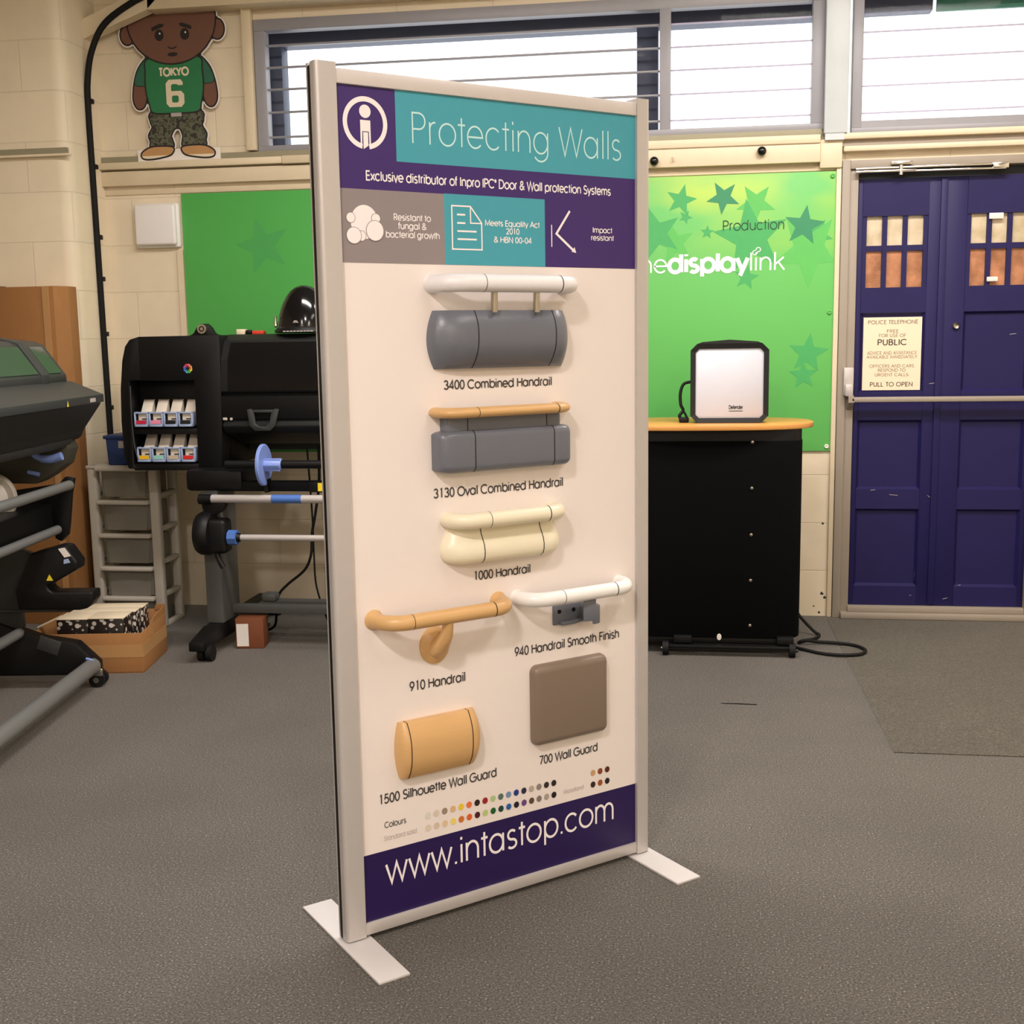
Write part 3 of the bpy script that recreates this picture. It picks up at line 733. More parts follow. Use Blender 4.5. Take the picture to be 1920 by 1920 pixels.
def layer(name, poly, mm, ly, outline=.008):
    if outline:
        e = MB(); e.poly(offs(poly, outline), cy - .0004 * ly); e.build('outline', 'outline', cut, cto)
    e = MB(); e.poly(poly, cy - .0004 * ly - .0003); return e.build(name, mm, cut, cto)
for q in (earL, earR): layer('ear', q, 'skin', 1)
for q in (armL, armR): layer('arm', q, 'skin', 2)
for q in (slvL, slvR): layer('sleeve', q, 'shirt_dk', 3, .004)
layer('trousers', pants, 'camo', 4)
layer('shirt', shirt, 'shirt', 5)
for q in (shoeL, shoeR): layer('shoe', q, 'tan', 6)
for q in (shoeL, shoeR):
    e = MB(); e.poly([p for p in q if p[1] < 2.362], cy - .0030); e.build('sole', 'carton_top', cut, cto)
hd = layer('head', head, 'skin', 7)
def bit(name, mm, pts, y): e = MB(); e.poly(pts, y); return e.build(name, mm, cut, cto)
for s_ in (-1, 1):
    bit('eye', 'outline', ell(s_ * .068 + .002, 2.945, .024, .028, 24), cy - .0036)
    bit('eyebrow', 'outline', [(cx + s_ * (.105) + .002, 2.965), (cx + s_ * .045 + .002, 2.985), (cx + s_ * .04 + .002, 2.998), (cx + s_ * .06, 3.0), (cx + s_ * .107, 2.983)], cy - .0037)
    bit('eye_glint', 'paper', ell(s_ * .068 + .006, 2.953, .0045, .0045, 14), cy - .0042)
fc = MB(); stroke(fc, [(x, z) for x, z in A_(0, 2.893, .024, .014, 200, 340)], .007, cy - .0037, lambda q: cx + q, lambda q: q); fc.build('nose', 'outline', cut, cto)
bit('mouth', 'outline', ell(0, 2.850, .027, .010, 24), cy - .0036)
lt = MB(); text(lt, 'TOKYO', cx - .076, 2.748, .156, .036, .2, cy - .0030, serif=.13)
six = [(.045, 2.715), (.045, 2.700), (.020, 2.700), (.012, 2.706), (-.012, 2.706), (-.018, 2.698), (-.018, 2.672), (.035, 2.672), (.050, 2.655), (.050, 2.612), (.034, 2.594), (-.030, 2.594), (-.046, 2.612), (-.046, 2.710), (-.030, 2.728), (.034, 2.728)]
lt.poly([(cx + a, b) for a, b in six], cy - .0030)
lt.build('lettering', 'carton_top', cut, cto)
e = MB(); e.poly([(cx + a, b) for a, b in [(-.016, 2.622), (-.010, 2.616), (.014, 2.616), (.020, 2.622), (.020, 2.644), (.014, 2.650), (-.010, 2.650), (-.016, 2.644)]], cy - .0034); e.build('numeral_counter', 'shirt', cut, cto)
MB().quad(cx - .026, cx + .030, 2.548, 2.566, cy - .0030).build('belt_buckle', 'ink_light', cut, cto)

# chips knocked out of the painted blocks beside the door frame
ch = MB()
for x, z, r_c in ((.676, .470, .006), (.679, .115, .008), (.693, .095, .007), (.640, .05, .004), (.667, .018, .006)):
    ch.poly([(x + r_c * (1 + .4 * math.sin(5 * k)) * math.cos(R(51 * k)), z + r_c * (1 + .4 * math.cos(3 * k)) * math.sin(R(51 * k))) for k in range(7)], D - .0008)
struct(ch.build('trim_14', 'dark_recess'))
hk = thing('screw_hook', 'tiny pale screw hook in the cream rail between the two black balls', 'hook', (-.068, D - .05, 2.243))
MB().tube([(0, 0, .010), (0, -.012, .008), (0, -.018, -.001), (0, -.012, -.010), (0, -.004, -.010)], .0025, 10, 4).cyl((0, 0, .010), (0, -.004, .010), .007, 14).build('hook', 'cream', hk)

# ================================================================== DISPLAY STAND
BX, BY, PHI, ZB, BW, BH = -.7441, 2.5473, R(40.834), .0407, .8094, 1.9055
ST = thing('display_stand', 'tall freestanding aluminium framed display board with purple header on flat feet', 'display stand', (BX, BY, 0), PHI)
panel = MB().box(-.004, BW + .004, 0, .012, ZB - .006, ZB + BH + .006).build('graphic_panel', 'board_white', ST)
def pr_(name, x0, x1, v0, v1, mm, y=-.0005):
    return MB().quad(x0, x1, v0 + ZB, v1 + ZB, y).build(name, mm, panel)
pr_('header_print', -.003, .812, 1.531, 1.9105, 'purple')
pr_('title_block', .1418, .812, 1.7522, 1.9105, 'teal', -.0008)
pr_('feature_block', -.003, .2595, 1.531, 1.6885, 'greyblk', -.0008)
pr_('feature_block', .2595, .5358, 1.531, 1.6895, 'teal', -.0008)
pr_('footer_print', -.003, .812, -.003, .1665, 'purple_dk')
YT = -.0012
def btext(s, x0, x1, v, cap, w, mm, **k):
    mb = MB(); text(mb, s, x0, v + ZB, x1 - x0, cap, w, YT, **k); return mb.build('lettering', mm, panel)
btext('Protecting Walls', .1798, .7665, 1.7945, .0655, .043, 'print_mint')
btext('Exclusive distributor of Inpro IPC* Door & Wall protection Systems', .0657, .733, 1.7085, .0190, .125, 'print_white')
btext('Resistant to', .1305, .2235, 1.6255, .0135, .118, 'print_white')
btext('fungal &', .1415, .2119, 1.6070, .0135, .118, 'print_white')
btext('bacterial growth', .1095, .2458, 1.5878, .0135, .118, 'print_white')
btext('Meets Equality Act', .3675, .5199, 1.6225, .0125, .118, 'print_white')
btext('2010', .4258, .4617, 1.6050, .0125, .118, 'print_white')
btext('& HBN 00-04', .3915, .4963, 1.5850, .0125, .118, 'print_white')
btext('Impact', .6782, .7375, 1.6170, .0125, .118, 'print_white')
btext('resistant', .6731, .7424, 1.5985, .0125, .118, 'print_white')
btext('3400 Combined Handrail', .2477, .5505, 1.2470, .0195, .12, 'ink')
btext('3130 Oval Combined Handrail', .2138, .5811, .9955, .0205, .12, 'ink')
btext('1000 Handrail', .3174, .4804, .7873, .0200, .12, 'ink')
btext('910 Handrail', .1365, .2875, .5430, .0215, .12, 'ink')
btext('940 Handrail Smooth Finish', .4311, .7558, .5805, .0215, .12, 'ink')
btext('1500 Silhouette Wall Guard', .0467, .3715, .2835, .0215, .12, 'ink')
btext('700 Wall Guard', .5001, .6842, .2857, .0210, .12, 'ink')
btext('Colours', .0597, .1162, .2232, .0135, .10, 'ink')
btext('Standard solid', .0573, .1439, .1912, .0115, .07, 'ink_light')
btext('Woodland', .5736, .6384, .1905, .0110, .07, 'ink_light')
btext('www.intastop.com', .0606, .7365, .0840, .0640, .075, 'print_white')
# round logo: ring, figure with legs
lg = MB()
def bell(mb, u, v, ru, rv, y=YT, n=36): mb.poly([(u + ru * math.cos(2 * math.pi * i / n), v + ZB + rv * math.sin(2 * math.pi * i / n)) for i in range(n)], y)
n = 60
P0 = []; P1 = []
for i in range(n + 1):
    a = R(-80.5 + (341) * i / n)
    P0.append((.0680 + .0532 * math.cos(a), YT, ZB + 1.8285 + .0555 * math.sin(a))); P1.append((.0680 + .0430 * math.cos(a), YT, ZB + 1.8285 + .0447 * math.sin(a)))
lg.add(P0 + P1, [(i, i + 1, n + 2 + i, n + 1 + i) for i in range(n)])
bell(lg, .0680, 1.8527, .0137, .0140)
lg.poly([(a, b + ZB) for a, b in [(.0556, 1.8343), (.0801, 1.8343), (.0803, 1.774), (.0765, 1.774), (.0760, 1.8107), (.0603, 1.8107), (.0592, 1.774), (.0556, 1.7755)]], YT - .0002)
lg.poly([(a, b + ZB) for a, b in [(.0622, 1.8090), (.0740, 1.8090), (.0740, 1.7809), (.0622, 1.7731)]], YT - .0002)
lg.build('logo', 'print_white', panel)
# bubbles icon
ic = MB(); ou = MB()
for k, (u, v, ru, rv) in enumerate([(.0585, 1.6185, .0330, .0365), (.0510, 1.5885, .0095, .0105), (.0256, 1.6268, .0100, .0105), (.0860, 1.6270, .0100, .0100), (.0318, 1.5890, .0172, .0172), (.0828, 1.6005, .0205, .0215)]):
    bell(ou, u, v, ru + .0012, rv + .0012, YT - .0003 * k); bell(ic, u, v, ru, rv, YT - .0003 * k - .00015)
ou.build('icon', 'greyblk', panel); ic.build('icon', 'print_white', panel)
# document icon and impact arrow
ic = MB(); fx = lambda q: q; fz = lambda q: q + ZB
stroke(ic, [(.2790, 1.5665), (.2790, 1.6635), (.3285, 1.6635), (.3580, 1.6270), (.3580, 1.5665), (.2790, 1.5665)], .0034, YT, fx, fz)
stroke(ic, [(.3285, 1.6635), (.3285, 1.6262), (.3580, 1.6262)], .0030, YT, fx, fz)
for x0, x1, v in ((.2925, .3143, 1.6443), (.2925, .3143, 1.6255), (.2925, .3440, 1.6073), (.2925, .3440, 1.5893)):
    stroke(ic, [(x0, v), (x1, v)], .0040, YT, fx, fz)
ic.build('icon', 'print_white', panel)
ic = MB()
stroke(ic, [(.5550, 1.6310), (.5550, 1.5787)], .0028, YT, fx, fz)
stroke(ic, [(.6090, 1.6655), (.5690, 1.6105), (.6190, 1.5720)], .0058, YT, fx, fz)
ic.poly([(a, b + ZB) for a, b in [(.6275, 1.5660), (.6225, 1.5800), (.6130, 1.5690)]], YT)
ic.build('icon', 'print_white', panel)
# colour swatch dots
sw = [[(222, 218, 212), (220, 208, 190), (160, 138, 122), (222, 186, 138), (240, 206, 60), (236, 118, 66), (44, 26, 24), (156, 30, 34), (178, 202, 146), (90, 116, 106), (118, 148, 186), (28, 54, 138), (46, 42, 66), (186, 172, 158), (142, 134, 128), (50, 42, 42), (40, 34, 32)],
      [(222, 208, 192), (216, 198, 174), (228, 202, 164), (240, 216, 104), (210, 116, 44), (222, 100, 36), (76, 22, 28), (188, 208, 130), (26, 92, 42), (22, 66, 62), (42, 96, 168), (18, 24, 46), (108, 72, 132), (94, 72, 56), (132, 122, 116), (178, 164, 152), (24, 22, 26)]]
wd = [[(206, 162, 112), (138, 66, 34), (92, 36, 26)], [(50, 26, 26), (160, 82, 44), (28, 24, 28)]]
for rr, v in ((0, .2270), (1, .1952)):
    for k, c in enumerate(sw[rr]):
        mb = MB(); bell(mb, .1758 + k * .02300, v, .0078, .0083, YT, 20); mb.build('swatch_dot', mat('swatch', c, .5, var=.01), panel)
    for k, c in enumerate(wd[rr]):
        mb = MB(); bell(mb, .6688 + k * .02335, v, .0078, .0083, YT, 20); mb.build('swatch_dot', mat('swatch', c, .5, var=.01), panel)
# frame: rounded posts with a slot in the outer face, rails and flat plate feet
def post(u0, u1, out):
    s_ = 1 if out > 0 else -1
    p = []
    r = .010
    xo, xi = (u1, u0) if s_ > 0 else (u0, u1)
    pts = [(xi, -.010), (xo - s_ * r, -.010)] + [(xo - s_ * r + s_ * r * math.sin(R(a)), -.010 + r - r * math.cos(R(a))) for a in (20, 40, 60, 80, 90)] + [(xo, .016), (xo - s_ * .012, .016), (xo - s_ * .012, .028), (xo, .028), (xo, .036), (xi, .036)]
    return MB().prism(pts, 'z', .010, ZB + BH + .041)
post(-.0495, -.001, -1).build('post', 'alu', ST)
post(BW + .001, BW + .0425, 1).build('post', 'alu', ST)
MB().box(-.0502, -.0385, .0165, .0275, .012, ZB + BH + .034).build('slot_shade', 'black', ST)  # black strip fills the slot in place of the shade inside it
MB().box(-.001, BW + .001, -.008, .034, ZB + BH - .001, ZB + BH + .030, .002).build('top_rail', 'alu_lt', ST)
MB().box(-.001, BW + .001, -.008, .034, .013, ZB + .001, .002).build('bottom_rail', 'alu', ST)
MB().box(-.063, .0143, -.201, .228, 0, .0065, .0015).build('foot', 'plate', ST)
MB().box(.790, .867, -.201, .228, 0, .0065, .0015).build('foot', 'plate', ST)

# ---- handrail and wall guard samples mounted on the board
GRP = 'handrail and wall guard samples on the display board'
def bthing(name, label, cat, u, v):
    z = v + ZB
    t = thing(name, label, cat, (BX + u * math.cos(PHI), BY + u * math.sin(PHI), z), PHI, GRP)
    return t, (u, 0, z)
def rail_parts(root, o, u0, u1, v, oc, r, s1, s2, mm, Rr=.055, flare=0.0, rz=None, mm_mid=None):
    """tube that leaves the board, bends, runs along it and bends back; seams at s1, s2"""
    z = v + ZB
    def elbow(ue, sgn, us):
        pts = [(ue, -.0005, z)]; rad = [r + flare]
        k = 9; Rx = min(Rr, abs(us - ue) * .9); Ry = min(Rr, oc - .004)
        pts.append((ue, -(oc - Ry) * .5, z)); rad.append(r + flare * .35)
        for i in range(k + 1):
            a = R(90 * i / k); pts.append((ue + sgn * Rx * (1 - math.cos(a)), -(oc - Ry + Ry * math.sin(a)), z)); rad.append(r)
        pts.append((us, -oc, z)); rad.append(r)
        return MB().tube(pts, rad, 24, ry=rz)
    elbow(u0, 1, s1).build('end_return', mm, root, o)
    elbow(u1, -1, s2).build('end_return', mm, root, o)
    MB().tube([(s1 + .0012, -oc, z), (s2 - .0012, -oc, z)], r, 24, ry=rz).build('grip_rail', mm_mid or mm, root, o)
    for s_ in (s1, s2): MB().tube([(s_ - .0002, -oc, z), (s_ + .0014, -oc, z)], r * 1.006, 24, ry=(rz * 1.006 if rz else None)).build('seam', 'seam', root, o)
def guard_parts(root, o, u0, u1, s1, s2, prof, mm, barrel=.12, n=2.0, vround=0.0, k=14, belly=0.0):
    """prof: list of (v, out). end caps curve back to the board"""
    vs_ = [p[0] for p in prof]; om = max(p[1] for p in prof); vm = (max(vs_) + min(vs_)) / 2; hh = (max(vs_) - min(vs_)) / 2
    def row(us, s, dirn, ln_):
        e = max(0.0, 1 - s ** n) ** (1 / n); out = []
        for v, oo in prof:
            t = (v - vm) / hh
            uu = us + dirn * s * (ln_ * (1 - barrel * t * t) - belly * (1 - oo / om))
            vv = vm + (v - vm) * (1 - vround * (1 - math.sqrt(max(0, 1 - max(0, (s - .5) * 2) ** 2))))
            out.append((uu, -oo * e - (.0004 if oo <= 0 else 0), vv + ZB))
        return out
    for us, ue in ((s1, u0), (s2, u1)):
        ln_ = abs(ue - us); d_ = 1 if ue > us else -1
        rows = [row(us + d_ * .0008, math.sin(R(90 * i / k)), d_, ln_) for i in range(k + 1)]
        MB().grid(rows).build('end_cap', mm, root, o, sharp=50)
    MB().grid([row(s1 + .0008, 0, 1, 0), row(s2 - .0008, 0, 1, 0)]).build('cover', mm, root, o, sharp=50)
    for s_ in (s1, s2):
        g_ = [[(s_ + du, -max(oo, 0) * 1.006 - .0004, (vm + (v - vm) * 1.003) + ZB) for v, oo in prof] for du in (-.0011, .0011)]
        MB().grid(g_).build('seam', 'seam', root, o, sharp=60)

# 1: white tube over grey guard
t, o = bthing('combined_handrail', 'white tube handrail on two metal pins above a smooth grey guard, topmost sample', 'handrail', .40, 1.42)
rail_parts(t, o, .222, .583, 1.487, .072, .0205, .315, .525, 'rail_white', Rr=.058, flare=.002)
prof = [(1.427, 0.0)] + [(1.427 - .133 * i / 16, .052 * (1 - abs((i - 7) / 10.5) ** 2.4) + .004) for i in range(17)] + [(1.294, 0.0)]
guard_parts(t, o, .206, .588, .312, .528, prof, 'guard_grey', barrel=.16, n=2.0)
for u in (.357, .474):
    MB().cyl((u, -.052, 1.422 + ZB), (u, -.054, 1.476 + ZB), .0082, 20).build('pin', 'nickel', t, o)
# 2: wood look oval rail over boxy grey guard
t, o = bthing('combined_handrail', 'wood coloured oval handrail fixed along the top of a boxy grey guard', 'handrail', .38, 1.12)
rail_parts(t, o, .224, .562, 1.194, .058, .0185, .299, .522, 'rail_wood', Rr=.040, rz=.0125)
q = []
def rbox_prof(v0, v1, out, r, n_=5):
    p = [(v1, 0.0)]
    for i in range(n_ + 1): a = R(90 * i / n_); p.append((v1 - r + r * math.cos(a), out - r + r * math.sin(a)))
    for i in range(n_ + 1): a = R(90 * i / n_); p.append((v0 + r - r * math.sin(a), out - r + r * math.cos(a)))
    return p + [(v0, 0.0)]
guard_parts(t, o, .212, .582, .302, .525, rbox_prof(1.053, 1.152, .048, .018), 'guard_grey', barrel=0, n=5, vround=.20)
guard_parts(t, o, .236, .556, .290, .512, rbox_prof(1.146, 1.192, .034, .006), 'guard_grey', barrel=0, n=7)
# 3: cream one-piece profile
t, o = bthing('crash_rail', 'cream one piece handrail with rolled top edge and bulging belly', 'handrail', .38, .89)
rail_parts(t, o, .247, .546, .941, .060, .0190, .326, .493, 'rail_cream', Rr=.048)
prof = [(.935, 0.0), (.934, .038), (.922, .034), (.914, .032), (.905, .035), (.893, .042), (.880, .049), (.866, .052), (.852, .051), (.842, .046), (.835, .036), (.832, .02), (.832, 0.0)]
guard_parts(t, o, .226, .560, .320, .488, prof, 'rail_cream', barrel=.05, n=2.0, vround=.06, belly=.045)
# 4: wood tube with single bracket
t, o = bthing('handrail', 'wood coloured tube handrail on a single round-plate bracket, left of the board', 'handrail', .21, .70)
rail_parts(t, o, .050, .385, .727, .070, .0180, .111, .329, 'rail_wood', Rr=.055, flare=.006)
MB().lathe([(.040, 0), (.039, -.006), (.030, -.012), (.016, -.020)], (.205, 0, .645 + ZB), 32, 'y', 1.0, 1.15).tube([(.205, -.010, .640 + ZB), (.206, -.035, .652 + ZB), (.207, -.060, .682 + ZB), (.207, -.070, .722 + ZB)], [.024, .020, .015, .012], 18).build('bracket', 'rail_wood', t, o)
# 5: smooth white tube with grey clip
t, o = bthing('handrail', 'smooth white tube handrail with grey bracket under it, right of the board', 'handrail', .58, .71)
rail_parts(t, o, .440, .756, .729, .066, .0178, .531, .692, 'rail_smooth', Rr=.055, flare=.002)
brk = MB().box(.545, .640, -.007, 0, .643 + ZB, .693 + ZB, .002)
arc = [(.626, -.004), (.640, -.005)] + [(.640 + .020 * math.sin(R(a)), -.034 + .030 * math.cos(R(a))) for a in range(10, 171, 16)] + [(.632, -.066), (.626, -.060)] + [(.634 + .016 * math.sin(R(a)), -.034 + .022 * math.cos(R(a))) for a in range(170, 9, -16)]
brk.prism(arc, 'z', .646 + ZB, .691 + ZB, .0015)
brk.prism([(.600, -.058), (.634, -.067), (.634, -.060), (.606, -.050)], 'z', .655 + ZB, .712 + ZB, .0015)
brk.prism([(.560, .643 + ZB), (.60, .643 + ZB), (.636, .648 + ZB), (.636, .656 + ZB), (.60, .652 + ZB), (.560, .652 + ZB)], 'y', -.022, -.004, .002)
brk.build('bracket', 'guard_grey', t, o)
for u in (.562, .606): MB().cyl((u, -.0068, .677 + ZB), (u, -.0085, .677 + ZB), .0055, 16).build('screw', 'black', t, o)
# 6: curved wood guard
t, o = bthing('wall_guard', 'wood coloured curved wall guard with two black seams, low on the left', 'wall guard', .21, .41)
prof = [(.474, 0.0)] + [(.474 - .136 * i / 16, .038 * (1 - abs((i - 8) / 10.0) ** 2.4) + .003) for i in range(17)] + [(.338, 0.0)]
guard_parts(t, o, .092, .318, .117, .283, prof, 'rail_wood', barrel=.40, n=2.2)
# 7: square taupe guard
t, o = bthing('wall_guard', 'square taupe wall guard with rounded edges, low on the right', 'wall guard', .58, .45)
sq = MB().box(.474, .706, -.026, .026, .341 + ZB, .549 + ZB, .019, 6)
bq = bmesh.new(); V_ = [bq.verts.new(v) for v in sq.v]
for f in sq.f: bq.faces.new([V_[i] for i in f])
bmesh.ops.bisect_plane(bq, geom=list(bq.verts) + list(bq.edges) + list(bq.faces), plane_co=(0, -.0004, 0), plane_no=(0, 1, 0), clear_outer=True)
bmesh.ops.delete(bq, geom=[v for v in bq.verts if not v.link_faces], context='VERTS')
MB().from_bm(bq).build('cover', 'guard_taupe', t, o)

# ================================================================== COUNTER AND WORK LIGHT
ct = thing('exhibition_counter', 'black wheeled exhibition counter with oval wooden top by the blue door', 'counter', (.045, 5.43, 0)); o = (.045, 5.43, 0)
def selp(a, b, n, c=(.045, 5.43), k=72):
    out = []
    for i in range(k):
        t = 2 * math.pi * i / k; ct_, st_ = math.cos(t), math.sin(t)
        out.append((c[0] + a * math.copysign(abs(ct_) ** (2 / n), ct_), c[1] + b * math.copysign(abs(st_) ** (2 / n), st_)))
    return out
MB().prism(selp(.46, .235, 7), 'z', .075, .950, .004).build('body', 'black_fabric', ct, o)
MB().prism(selp(.457, .232, 7), 'z', .948, .998).build('collar', 'black', ct, o)
MB().prism(selp(.515, .285, 2.7), 'z', .998, 1.020, .004).build('counter_top', 'wood_top', ct, o)
bs = MB().box(-.39, .475, 5.205, 5.66, .045, .075, .006).box(-.08, .47, 5.155, 5.20, .035, .050, .004).box(-.05, .03, 5.17, 5.21, .055, .088, .003).box(.40, .47, 5.17, 5.21, .055, .088, .003)
bs.build('base_frame', 'black', ct, o)
MB().cyl((-.10, 5.175, .030), (.49, 5.175, .030), .008).build('axle', 'char', ct, o)
for x, y in ((-.085, 5.175), (.465, 5.175), (-.36, 5.64), (.45, 5.64)):
    w_ = MB().cyl((x - .013, y, .031), (x + .013, y, .031), .031, 28).build('wheel', 'rubber', ct, o)
    MB().cyl((x + .013, y, .031), (x + .020, y, .031), .006, 14).cyl((x - .020, y, .031), (x - .013, y, .031), .006, 14).build('hub_cap', 'chrome', w_)
for z in (.945, .745, .540, .338, .135):
    MB().lathe([(.008, 0), (.007, -.004), (.003, -.006)], (.283, 5.1952, z), 16, 'y').build('stud', 'nickel', ct, o)
MB().lathe([(.013, 0), (.012, -.002)], (.150, 5.1952, .080), 20, 'y', .8, 1.15).build('round_sticker', 'paper', ct, o)

wl = thing('work_light', 'square black framed LED work light with white face standing on the counter', 'work light', (.185, 5.33, 1.02)); o = (.185, 5.33, 1.02)
def octo(x0, x1, z0, z1, c): return [(x0 + c, z0), (x1 - c, z0), (x1, z0 + c), (x1, z1 - c), (x1 - c, z1), (x0 + c, z1), (x0, z1 - c), (x0, z0 + c)]
xa, xb = .018, .356
z0, z1 = 1.022, 1.368
outer = octo(xa, xb, z0, z1, .03); outer = outer[:5] + [((xa + xb) / 2, z1 + .014)] + outer[5:]
fr = MB(); inn = octo(xa + .022, xb - .022, z0 + .020, z1 - .022, .016)
fr.prism(outer, 'y', 5.325, 5.42, .004)
fr.build('housing', 'char', wl, o)
# raised bumper rim round the diffuser
rim = MB(); ou8 = octo(xa, xb, z0, z1, .03)
for i in range(8):
    j = (i + 1) % 8; A, B, Cc, Dd = ou8[i], ou8[j], inn[j], inn[i]
    vs_ = [(A[0], 5.298, A[1]), (B[0], 5.298, B[1]), (Cc[0], 5.304, Cc[1]), (Dd[0], 5.304, Dd[1]), (A[0], 5.33, A[1]), (B[0], 5.33, B[1]), (Cc[0], 5.33, Cc[1]), (Dd[0], 5.33, Dd[1])]
    rim.add(vs_, [(0, 1, 2, 3), (4, 5, 1, 0), (3, 2, 6, 7), (7, 6, 5, 4)])
rim.prism([(xa + .03, z1 - .001), (xb - .03, z1 - .001), (xb - .05, z1 + .007), ((xa + xb) / 2, z1 + .016), (xa + .05, z1 + .007)], 'y', 5.30, 5.33)
rim.build('bumper_frame', 'char', wl, o)
MB().prism(octo(xa + .021, xb - .021, z0 + .019, z1 - .021, .016), 'y', 5.309, 5.328, .002).build('diffuser', 'lamp_white', wl, o)
lt = MB(); text(lt, 'Defender', .186, 1.082, .060, .0150, .15, 5.3085); lt.box(.186, .246, 5.3082, 5.3086, 1.0715, 1.0740)
lt.build('lettering', 'black', wl, o)
MB().tube([(.02, 5.37, 1.20), (-.012, 5.37, 1.19), (-.026, 5.36, 1.15), (-.024, 5.35, 1.10), (-.014, 5.35, 1.075), (-.030, 5.345, 1.05), (-.018, 5.345, 1.035)], .007, 10, 5).tube([(-.014, 5.35, 1.075), (.000, 5.345, 1.05), (.004, 5.345, 1.036)], .005, 10, 4).box(-.032, .012, 5.33, 5.36, 1.021, 1.045, .006).build('lead_and_plug', 'black', wl, o)

pc = thing('power_cable', 'black cable looped on the carpet beside the counter', 'cable', (.62, 5.35, 0)); o = (.62, 5.35, 0)
MB().tube([(.485, 5.67, .16), (.535, 5.62, .085), (.60, 5.58, .020), (.622, 5.56, .008), (.60, 5.49, .008), (.545, 5.44, .009), (.515, 5.40, .010), (.545, 5.395, .022), (.60, 5.41, .012), (.68, 5.40, .0115), (.755, 5.365, .0115), (.792, 5.29, .0115), (.765, 5.215, .0115), (.69, 5.19, .0115), (.60, 5.222, .008), (.52, 5.29, .008), (.44, 5.36, .008)], .0075, 10, 6).build('sheath', 'rubber', pc, o)

# ================================================================== LARGE FORMAT PRINTER BEHIND THE BOARD
PA = thing('large_format_printer', 'black large format printer against the back wall behind the display board', 'printer', (-1.6, 5.35, 0)); o = (-1.6, 5.35, 0)
F = 5.15; XR = -.72
# left ink module: rounded shell with an open bay of two shelves
left_edge = [(-2.556, .834), (-2.575, .90), (-2.578, 1.05), (-2.572, 1.20), (-2.556, 1.33), (-2.538, 1.395), (-2.515, 1.425), (-2.470, 1.438)]
MB().prism(left_edge + [(-2.085, 1.440), (-2.10, .834)], 'y', F + .10, F + .66, .012).build('ink_module', 'black', PA, o)
bz = MB()
bz.prism(left_edge + [(-2.470, 1.24), (-2.528, 1.24), (-2.528, .846), (-2.50, .834)], 'y', F, F + .12, .004)
bz.prism([(-2.475, 1.239), (-2.215, 1.239), (-2.215, .834), (-2.104, .834), (-2.088, 1.10), (-2.085, 1.440), (-2.475, 1.438)], 'y', F, F + .12, .004)
bz.box(-2.53, -2.21, F + .004, F + .12, .826, .858, .004).box(-2.53, -2.21, F + .01, F + .12, .992, 1.020, .004)
bz.build('bezel', 'black', PA, o)
MB().tube([(-2.522, F - .002, 1.215), (-2.524, F - .003, 1.10), (-2.520, F - .003, .96), (-2.505, F - .002, .875)], .003, 8, 4).build('bezel_trim', 'dkgrey', PA, o)
# pinwheel emblem
for k, c in enumerate([(226, 60, 60), (236, 120, 150), (236, 150, 60), (240, 200, 60), (90, 180, 80), (60, 170, 200), (70, 110, 200), (150, 90, 170)]):
    a0 = 90 - 45 * k; e = MB()
    pts = [(-2.240 + rr * math.cos(R(a0 + tw)), 1.292 + rr * math.sin(R(a0 + tw))) for rr, tw in ((.005, 0), (.014, 22), (.021, 52), (.0225, 20), (.017, -6))]
    e.poly(pts, F - .001); e.build('emblem', mat('emblem', c, .5, var=.01), PA, o)
# main body and window cover
body = MB()
prof = [(F + .02, .995), (F - .005, 1.03), (F + .015, 1.06), (F + .015, 1.175), (F - .01, 1.185), (F + .01, 1.33), (F + .06, 1.415), (F + .12, 1.442), (F + .64, 1.442), (F + .64, .93), (F + .22, .93)]
body.prism(prof, 'x', -2.088, XR, .006)
body.build('main_body', 'char', PA, o)
MB().prism([(F - .014, 1.190), (F + .005, 1.335), (F + .05, 1.405), (F + .054, 1.402), (F + .02, 1.30), (F + .0, 1.19)], 'x', -2.05, XR - .04).build('window_cover', 'black_gloss', PA, o)
MB().box(-2.095, XR, F + .0, F + .03, 1.06, 1.165, .004).build('front_panel', 'black', PA, o)
hb = MB()
hp = [(-1.965, 1.105), (-1.955, 1.03), (-1.93, 1.008), (-1.86, 1.008), (-1.835, 1.03), (-1.815, 1.105), (-1.835, 1.108), (-1.852, 1.085), (-1.862, 1.040), (-1.88, 1.028), (-1.91, 1.028), (-1.928, 1.040), (-1.932, 1.085), (-1.945, 1.108)]
hb.prism(hp, 'y', F - .016, F - .002, .003).box(-1.955, -1.825, F - .014, F - .002, 1.090, 1.103, .003)
hb.build('media_latch', 'dkgrey', PA, o)
MB().cyl((-2.045, F - .004, 1.062), (-2.045, F + .01, 1.062), .006, 16).box(-2.085, -2.065, F - .003, F + .01, 1.056, 1.068, .002).build('indicator', 'tower', PA, o)
MB().box(XR - .10, XR + .16, F + .02, F + .66, .834, 1.435, .02).build('right_module', 'black', PA, o)
MB().box(-2.10, XR, F + .34, F + .60, .89, .935, .006).build('rear_roll_tray', 'dkgrey', PA, o)
MB().box(-2.24, -1.97, 5.05, F + .3, .742, .84, .02).build('under_housing', 'black', PA, o)
